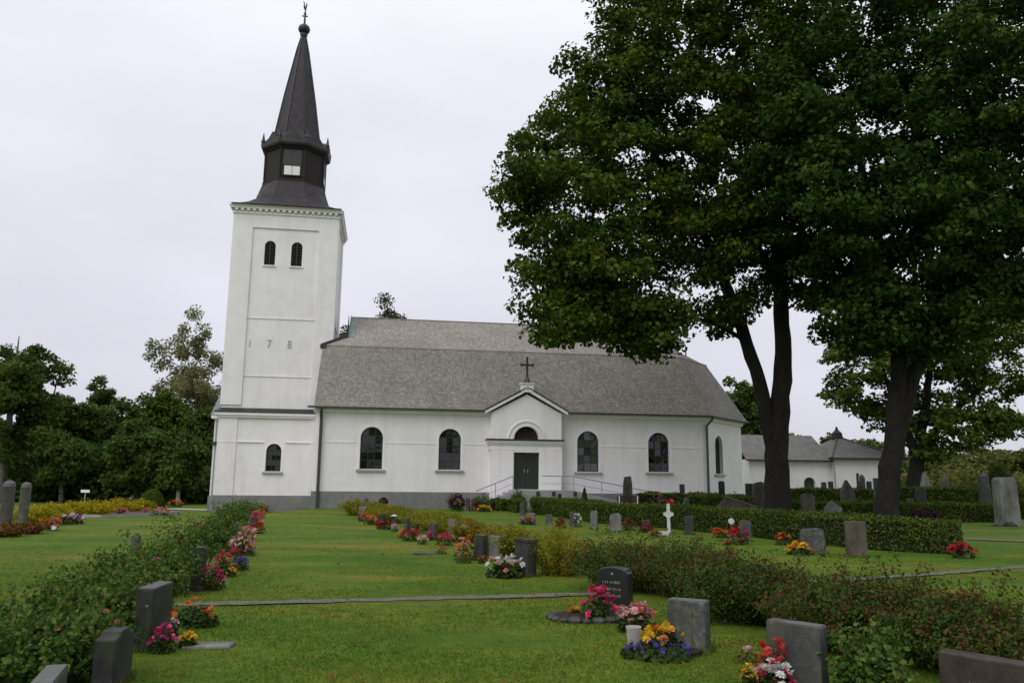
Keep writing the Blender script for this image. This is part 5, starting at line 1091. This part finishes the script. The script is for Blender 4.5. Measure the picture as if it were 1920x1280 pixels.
# ================================================================ FLOWERS
FLOWERS = [
 (-3.3, 8.001, -0.0, 0.126, 0.23, 'magenta magenta pink red', 1, 'magenta and red begonias by the plain dark slab'),
 (-3.502, 8.635, -0.0, 0.093, 0.202, 'white pink', 1, 'white and pink lilies rising above the magenta begonias'),
 (-3.154, 8.233, -0.0, 0.094, 0.135, 'yellow yellow', 1, 'bright yellow pansies beside the flat grave plaque'),
 (-3.553, 9.446, -0.0, 0.25, 0.254, 'orange orange darkorange', 1, 'low dark planting dotted with orange marigolds on the left'),
 (-3.372, 9.542, -0.0, 0.049, 0.066, 'lilac', 0, 'little lilac flower at the lawn edge of the marigolds'),
 (-4.454, 12.411, -0.0, 0.182, 0.343, 'crimson crimson pink', 1, 'crimson begonias in front of the slanted dark stone'),
 (-4.904, 14.123, -0.0, 0.199, 0.368, 'crimson salmon red', 1, 'salmon and red begonias behind the crimson ones'),
 (-4.871, 14.985, -0.0, 0.135, 0.227, 'violet blue violet', 1, 'blue and violet pot flowers at the lawn edge'),
 (-4.757, 14.067, -0.0, 0.082, 0.135, 'yellow orange', 0, 'small yellow flowers between the red and the violet ones'),
 (-5.882, 17.989, -0.0, 0.266, 0.396, 'salmon peach white pink', 1, 'salmon and white flowers halfway down the left row'),
 (-5.573, 17.679, -0.0, 0.103, 0.262, 'pink crimson', 0, 'pink flowers on the lawn side of the salmon ones'),
 (-7.614, 24.732, -0.0, 0.193, 0.355, 'red orange red', 0, 'red and orange flowers further down the left row'),
 (-14.635, 48.41, -0.35, 0.253, 0.429, 'orange salmon', 0, 'orange flowers at the tower end of the left row'),
 (-6.38, 18.683, -0.0, 0.205, 0.25, '', 0, 'dark green dome plant between begonias and salmon flowers'),
 (-8.712, 27.9, -0.0, 0.236, 0.455, 'pink crimson salmon', 0, 'pink and crimson flowers beside the little grey stone'),
 (-7.018, 21.822, -0.0, 0.212, 0.323, 'blush pink', 0, 'blush flowers on the bush side of the red and orange ones'),
 (-5.533, 16.553, -0.0, 0.128, 0.222, 'hotpink crimson', 0, 'hot pink flowers by the white grave lantern on the left'),
 (-10.364, 33.68, -0.0, 0.219, 0.339, 'red yellow', 0, 'red and yellow flowers near the end of the left row'),
 (-0.05, 14.347, -0.0, 0.365, 0.316, 'white white blush', 1, 'heap of white and blush funeral flowers by the capped dark stone'),
 (-0.095, 14.189, -0.0, 0.11, 0.17, 'darkred', 1, 'deep red ball of flowers in front of the white heap'),
 (1.065, 10.042, -0.0, 0.21, 0.357, 'hotpink hotpink crimson', 1, 'hot pink begonias at the black gravestone'),
 (0.811, 10.256, -0.0, 0.092, 0.117, 'yellow orange', 1, 'yellow flowers at the left of the hot pink begonias'),
 (1.435, 9.403, -0.0, 0.237, 0.24, 'blush blush salmon', 1, 'pale pink begonias on green stems before the black gravestone'),
 (1.559, 8.412, -0.0, 0.253, 0.196, 'yellow gold yellow orange', 1, 'yellow and gold pansies at the speckled gravestone'),
 (1.429, 8.08, -0.0, 0.34, 0.114, 'violet violet indigo', 1, 'violet lobelia edging below the yellow pansies'),
 (2.147, 6.814, -0.0, 0.149, 0.365, 'red red scarlet', 1, 'scarlet salvias in front of the grey granite gravestone'),
 (2.091, 6.669, -0.0, 0.174, 0.231, 'white blush white crimson', 1, 'white flowers under the scarlet salvias'),
 (1.902, 6.668, -0.0, 0.075, 0.233, 'yellow gold', 1, 'yellow flowers left of the scarlet salvias'),
 (2.239, 7.93, -0.0, 0.1, 0.113, 'blush', 0, 'dry grassy tuft left of the scarlet salvias'),
 (-5.167, 30.251, -0.0, 0.236, 0.263, 'peach orange', 0, 'peach flowers in the far part of the middle row'),
 (-4.206, 27.5, -0.0, 0.268, 0.218, 'darkred red', 0, 'dark red flowers below the dark stone of the middle row'),
 (-3.719, 26.357, -0.0, 0.12, 0.197, 'blush white', 0, 'blush flowers beside the dark red ones'),
 (-2.718, 22.43, -0.0, 0.218, 0.261, 'crimson red', 0, 'crimson flowers below the blue grey gravestone'),
 (-2.233, 22.843, -0.0, 0.133, 0.226, 'hotpink pink', 0, 'pink flowers at the foot of the round topped stone'),
 (-5.86, 32.421, -0.0, 0.19, 0.222, 'red orange', 0, 'red and orange flowers by the light rounded stone'),
 (-1.501, 22.162, -0.0, 0.129, 0.163, 'yellow white', 0, 'yellow and white flowers right of the magenta ones'),
 (-0.535, 16.63, -0.0, 0.097, 0.12, 'orange rust', 0, 'orange flowers at the foot of the bluish dark stone'),
 (-3.13, 23.531, -0.0, 0.107, 0.16, 'orange gold', 0, 'golden flowers left of the crimson ones'),
 (-2.276, 21.326, -0.0, 0.124, 0.197, 'white peach', 0, 'small white flowers under the round topped stone'),
 (-1.702, 21.096, -0.0, 0.191, 0.258, 'hotpink crimson', 0, 'magenta flowers below the pale gravestone of the middle row'),
 (-1.549, 18.654, -0.0, 0.109, 0.194, 'darkorange orange', 0, 'orange flowers in front of the magenta ones'),
 (-0.94, 17.317, -0.0, 0.223, 0.402, 'darkorange peach', 0, 'rusty orange plants left of the bluish dark stone'),
 (-0.923, 16.629, -0.0, 0.161, 0.2, 'tan', 0, 'withered tan tuft at the lawn edge of the middle row'),
 (0.669, 31.39, -0.0, 0.265, 0.192, 'orange violet', 0, 'orange and purple flowers at the pale rounded stone'),
 (1.821, 29.147, -0.0, 0.227, 0.327, 'rust rust', 0, 'rust brown flowers before the long hedge'),
 (2.471, 30.094, -0.0, 0.157, 0.464, 'white', 0, 'small white flowers on the long hedge foot'),
 (4.132, 28.293, -0.0, 0.202, 0.336, 'rust', 0, 'brown flowers beside the blotchy whitish stone'),
 (4.507, 27.213, -0.0, 0.212, 0.2, 'darkred', 0, 'dark red flowers before the small red stone'),
 (4.455, 25.133, -0.0, 0.147, 0.186, 'orange rust', 0, 'orange flowers left of the tall white cross'),
 (6.909, 35.189, -0.0, 0.321, 0.802, 'scarlet red', 0, 'scarlet flowers behind the tall white cross'),
 (6.416, 24.986, -0.0, 0.195, 0.247, 'scarlet orange', 0, 'orange red flowers left of the thin post with the round plate'),
 (6.295, 22.536, -0.0, 0.262, 0.376, 'crimson red', 0, 'crimson flowers in front of the arched stone at the hedge'),
 (5.833, 22.013, -0.0, 0.086, 0.136, 'scarlet', 0, 'tiny scarlet flowers on the lawn beside the crimson ones'),
 (5.5, 23.715, -0.0, 0.108, 0.161, 'rust', 0, 'rusty tuft on the lawn right of the white cross'),
 (7.459, 22.288, -0.0, 0.202, 0.26, 'orange rust', 0, 'orange flowers left of the mottled pale stone'),
 (6.872, 19.434, -0.0, 0.276, 0.208, 'yellow orange yellow', 0, 'yellow and orange flowers at the foot of the mottled stone'),
 (10.537, 19.034, -0.0, 0.27, 0.265, 'red darkred', 0, 'red flowers at the right end of the long hedge'),
 (-2.011, 44.622, -0.0, 0.204, 0.521, 'crimson', 0, 'crimson flowers near the church plinth left of the portal'),
 (-1.389, 43.562, -0.0, 0.284, 0.273, 'gold yellow', 0, 'yellow flowers below the pale stone left of the portal'),
 (-2.824, 43.654, -0.0, 0.257, 0.565, 'peach green', 0, 'peach flowers below the purple shrub'),
 (2.948, 41.129, -0.0, 0.215, 0.632, 'lilac', 0, 'lilac flowers on the near side of the portal ramp'),
 (8.089, 43.499, -0.0, 0.845, 0.905, 'violet orange', 0, 'mixed small flowers before the chancel hedge'),
 (-14.342, 25.445, -0.0, 0.248, 0.316, 'salmon orange', 0, 'salmon flowers below the small dark stone at the far left'),
 (-15.482, 28.69, -0.0, 0.391, 0.245, 'pink white violet', 0, 'pink and white flowers at the grey low stone'),
 (-20.438, 42.701, -0.35, 0.417, 0.318, 'salmon pink', 0, 'pink flowers left of the slim post stone'),
 (-18.846, 43.211, -0.35, 0.617, 0.344, 'pink salmon', 0, 'pink flowers in the kerbed plot before the round bush'),
 (-22.894, 55.548, -0.35, 0.399, 0.421, 'orange', 0, 'orange flowers right of the round clipped bush'),
 (14.391, 37.676, -0.0, 0.368, 0.232, 'rust pink', 0, 'faded pink flowers at the pale pointed stone'),
]
for i, (x, y, z, r, h, cols, near, lab) in enumerate(FLOWERS):
    rng = np.random.default_rng(1200+i); rnd = random.Random(1200+i); cl = cols.split(); r *= 1.0 if near else 1.2; b = empty('flower_planting', (x, y, z), 0, lab, 'flowers', 'flowers planted on the graves')
    n_ = 420 if near else 170; ls = max(.03, min(.11, r*.24)); d_ = unit(rng.normal(size=(n_, 3))); d_[:, 2] = np.abs(d_[:, 2]); q = rng.random((n_, 1))**.35
    P = d_*q*np.array([r, r*.85, h*.84]); P[:, 2] = np.maximum(P[:, 2], .012)
    lm = 'plant_leaf' if not lab.startswith(('rust', 'rusty', 'copper')) else 'copper_leaf'
    if 'dry' in lab or 'tan' in cols: lm = 'olive_leaf'
    leaves('leaves', P, d_*.7+rng.normal(size=P.shape)*.5+np.array([0, 0, .4]), ls*(.6+.7*rng.random(n_)), rng, lm, b)
    if not cl: continue
    rb0 = (.24 if near else .30)*r; rb0 = max(.016, min(rb0, .055 if near else .11))
    if 'ball' in lab: nb, rb0 = 9, .05
    elif 'heap' in lab: nb, rb0 = 34, .062
    elif 'lobelia' in lab: nb, rb0 = 46, .028
    elif 'marigold' in lab or 'dotted' in lab: nb = 9
    elif 'tuft' in lab or 'dry' in lab: nb = 5
    else: nb = 40 if near else 24
    for q in range(nb):
        a = rnd.random()*6.283; f = rnd.random()**.55; e = math.sqrt(max(0, 1-f*f))
        px, py, pz = math.cos(a)*f*r*1.02, math.sin(a)*f*r*.88, h*(.72*e+.12)+rb0*.3+h*rnd.uniform(-.06, .26)
        o = link('blossom', blossom(cl[q % len(cl)], rnd.randrange(4)), None, b, (px, py, max(pz, rb0*.6))); s_ = rb0*rnd.uniform(.5, 1.2); o.scale = (s_, s_, s_*1.1)
        o.rotation_euler = (rnd.gauss(0, .3)-math.sin(a)*f*.9-.35, rnd.gauss(0, .3)+math.cos(a)*f*.9, rnd.random()*6)

# ================================================================ SMALL THINGS
def rock_slab(name, lab, cat, loc, outline, t, mat, rz=0, grp=None):
    mb = MB(); k = len(outline); mb.v = [(a, b_, 0) for a, b_ in outline]+[(a*.94, b_*.94, t) for a, b_ in outline]; mb.f = [list(range(k))[::-1], [k+q for q in range(k)]]+[[q, (q+1) % k, k+(q+1) % k, k+q] for q in range(k)]
    o = bevel_build(mb, name, mat, None, loc, rz, .01); return tag(o, lab, cat, grp)
rock_slab('grave_plaque', 'flat pale stone plaque lying in the lawn by the yellow pansies', 'plaque', (-2.98, 8.3, 0), [(-.24, -.12), (.22, -.14), (.26, .1), (-.2, .13)], .03, 'st_light', .2)
rock_slab('grave_plaque', 'flat pale stone plaque in the lawn before the middle row', 'plaque', (-1.9, 18.65, 0), [(-.3, -.16), (.3, -.16), (.3, .16), (-.3, .16)], .03, 'st_grey', .3)
rock_slab('grave_plaque', 'small whitish stone at the foot of the tall white cross', 'plaque', (4.86, 25.9, 0), [(-.16, -.1), (.16, -.1), (.14, .1), (-.15, .1)], .12, 'st_white', .1)
# stone edged oval bed
bed = empty('flower_bed', (.98, 10.25, 0), rad(14), 'oval dark soil bed edged with small pale stones under the hot pink begonias', 'flower bed')
MB().lathe([(.44, -.02), (.44, .035), (.3, .055), (.02, .06)], 24).build('soil', 'soil', bed).scale = (1, .72, 1)
eg = MB().lathe([(.055, 0), (.065, .03), (.045, .06), (.01, .068)], 7).mesh('edging_stone'); eg.materials.append(MATS['st_grey'])
rnd = random.Random(5)
for q in range(20):
    a = 2*math.pi*q/20; o = link('edging_stone', eg, None, bed, (.47*math.cos(a), .35*math.sin(a), -.005), rnd.random()*6); s_ = rnd.uniform(.75, 1.2); o.scale = (s_*1.2, s_, s_*.9)
mb = MB().lathe([(.36, 0), (.36, .03), (.02, .045)], 20); o = mb.build('flower_bed', 'soil', None, (1.5, 8.2, 0)); o.scale = (1.15, .62, 1); o.rotation_euler = (0, 0, .25); tag(o, 'low soil bed under the violet lobelia and yellow pansies', 'flower bed')
mb = MB().lathe([(.0, 0), (.050, 0), (.058, .02), (.066, .12), (.076, .22), (.078, .235), (.068, .235), (.055, .1), (.02, .05)], 18, caps=False); tag(mb.build('grave_vase', 'kerb_stone', None, (1.24, 8.3, .0), smooth=True), 'pale grey tapered grave vase standing among the violet lobelia', 'vase')
mb = MB().lathe([(0, 0), (.17, 0), (.24, .34), (.25, .38), (.21, .38), (.2, .3), (.02, .28)], 16, caps=False); o = tag(mb.build('plant_pot', petal_mat('rust'), None, (-7.06, 45.2, 0), smooth=True), 'rust red plant pot with dark foliage by the church plinth', 'plant pot')
rng = np.random.default_rng(77); d_ = unit(rng.normal(size=(260, 3))); d_[:, 2] = np.abs(d_[:, 2]); leaves('foliage', d_*np.array([.27, .27, .3])+np.array([0, 0, .36]), d_, .1, rng, 'purple_leaf', o)
mb = MB().lathe([(0, 0), (.12, 0), (.16, .3), (.16, .5), (.05, .62)], 12, caps=False); tag(mb.build('watering_can', 'iron', None, (-8.0, 45.1, 0), smooth=True), 'small black watering can against the grey plinth', 'watering can')
# sign plate in the left lawn
sg = empty('sign', (-28.6, 54.6, -.35), 0, 'small white sign plate on a thin post before the left wood', 'sign'); MB().bar((0, 0, 0), (0, 0, 1.0), .05).build('post', 'zinc', sg); MB().box((-.3, -.045, .92), (.3, -.026, 1.1)).build('plate', 'white_paint', sg)
# kerbed plot on the far left
kb = empty('kerbed_plot', (-19.7, 42.4, -.36), rad(70), 'kerb edged grave plot with dark soil at the end of the yellow shrubs', 'grave plot')
for a, b in (((-2.6, -.8), (2.6, -.7)), ((-2.6, .7), (2.6, .8)), ((-2.7, -.8), (-2.6, .8)), ((2.6, -.8), (2.7, .8))): MB().box((*a, 0), (*b, .17)).build('kerb', 'kerb_stone', kb)
MB().box((-2.6, -.7, 0), (2.6, .7, .1)).build('soil', 'soil', kb)
# lanterns
def lantern(loc, lab):
    o = empty('grave_lantern', loc, 0, lab, 'lantern', 'crosses and lanterns on the graves'); MB().box((-.06, -.06, 0), (.06, .06, .03)).build('foot', 'iron', o); MB().box((-.05, -.05, .03), (.05, .05, .15)).build('lamp_house', 'white_paint', o); MB().lathe([(.085, .15), (.05, .19), (.01, .22)], 4, (0, 0), math.pi/4).build('lid', 'iron', o)
lantern((-14.0, 25.1, 0), 'white grave lantern in front of the salmon flowers at the far left'); lantern((-7.07, 20.1, .1), 'white grave lantern beside the dark green dome plant')
# boulder-like sloping monument and low sarcophagus behind the long hedge
def boulder(name, lab, cat, loc, sx, sy, sz, mat, seed, rz=0):
    bm = bmesh.new(); bmesh.ops.create_icosphere(bm, subdivisions=3, radius=1); rnd = random.Random(seed)
    for v in bm.verts:
        n_ = .10*math.sin(v.co.x*4+seed)+.08*math.sin(v.co.y*5+1.3*seed)+.07*math.sin(v.co.z*6); v.co *= 1+n_; v.co.z = max(v.co.z, -.25); v.co = Vector((v.co.x*sx, v.co.y*sy, v.co.z*sz))
    me = bpy.data.meshes.new(name); bm.to_mesh(me); bm.free(); return tag(link(name, me, mat, None, loc, rz), lab, cat)
hx = empty('roof_shaped_monument', (10.9, 39.2, 0), rad(-8), 'roof shaped purplish stone monument with a pale ridge behind the long hedge', 'monument')
MB().poly([(-1.15, -.5, .15), (1.2, -.5, .15), (.95, .25, .55), (-.45, .25, 1.02)]).poly([(-1.15, -.5, .15), (-.45, .25, 1.02), (-1.1, .9, .15)]).poly([(1.2, -.5, .15), (1.25, .9, .15), (.95, .25, .55)]).poly([(-.45, .25, 1.02), (.95, .25, .55), (1.25, .9, .15), (-1.1, .9, .15)]).build('stone_roof', 'st_red', hx); MB().box((-1.2, -.55, -.05), (1.3, .95, .15)).build('base', 'st_rock', hx); MB().bar((-.47, .25, 1.02), (1.0, .25, .54), .10, .06).build('ridge', 'stone_top', hx)
boulder('boulder', 'long low pale boulder in front of the forked tree trunk', 'boulder', (12.55, 34.4, .02), 1.0, .6, .42, 'st_grey', 2)
# bench by the monolith
bn = empty('bench', (6.35, 43.2, 0), rad(6), 'dark wooden bench with white legs beside the tall monolith', 'bench')
for q in range(3): MB().box((-.62, -.25+q*.16, .44), (.62, -.12+q*.16, .47)).build('seat_slat', 'twig', bn)
for q in range(3): MB().box((-.62, .26, .58+q*.12), (.62, .29, .68+q*.12)).build('back_slat', 'twig', bn)
for x in (-.5, .5): MB().bar((x, -.2, 0), (x, -.2, .44), .06).bar((x, .28, 0), (x, .28, .92), .06).build('leg', 'white_paint', bn)
# far right: pale van-like block seen as a white strip is a stone bench
sb = empty('stone_bench', (34.8, 69, 0), 0, 'white stone bench far behind the leaning tree trunk', 'bench'); MB().box((-.9, -.25, .62), (.9, .25, .8)).build('seat', 'white_paint', sb); MB().box((-.7, -.2, 0), (-.5, .2, .62)).build('leg', 'st_light', sb); MB().box((.5, -.2, 0), (.7, .2, .62)).build('leg', 'st_light', sb)

# longer grass left by the mower at the foot of the near stones, and a few fallen leaves
rng = np.random.default_rng(41); TV = []
for (sh, x, y, z, w, d, h, phi, mt, lab, ex) in STONES:
    if y > 30: continue
    n = 170 if y < 18 else 70; a = rad(phi); ax_, nv = np.array([math.cos(a), -math.sin(a)]), np.array([-math.sin(a), -math.cos(a)])
    e = rng.random(n)*2*(w+d); sx = np.where(e < w, e-w/2, np.where(e < w+d, w/2, np.where(e < 2*w+d, w/2-(e-w-d), -w/2))); sy = np.where(e < w, -d/2, np.where(e < w+d, e-w-d/2, np.where(e < 2*w+d, d/2, d/2-(e-2*w-d))))
    k = 1+.05+.12*rng.random(n); p = np.array([x, y])+ax_*(sx*k+np.sign(sx)*.01)[:, None]-nv*(sy*k+np.sign(sy)*.015)[:, None]
    hh = .035+.06*rng.random(n); an = rng.random(n)*6.283; wd = .004+.0004*y
    b0 = np.column_stack([p[:, 0]-np.cos(an)*wd, p[:, 1]-np.sin(an)*wd, np.full(n, z-.005)]); b1 = np.column_stack([p[:, 0]+np.cos(an)*wd, p[:, 1]+np.sin(an)*wd, np.full(n, z-.005)])
    tp = np.column_stack([p+rng.normal(0, .02, (n, 2)), z+hh]); TV.append(np.stack([b0, b1, tp], 1))
V = np.concatenate(TV); tag(np_mesh('grass_tufts', V.reshape(-1, 3), F3=np.arange(len(V)*3).reshape(-1, 3), mat='blade'), 'longer grass tufts left round the gravestones', 'grass', kind='stuff')
n = 900; yy = 5+27*rng.random(n)**1.2; xx = (rng.random(n)*1.6-.7)*yy*.6; P = np.column_stack([xx, yy, terrain(xx, yy)+.02])
tag(leaves('fallen_leaves', P, rng.normal(size=(n, 3))*.3+np.array([0, 0, 1]), .035+.035*rng.random(n), rng, 'copper_leaf'), 'scattered fallen leaves on the lawn', 'leaves', kind='stuff')
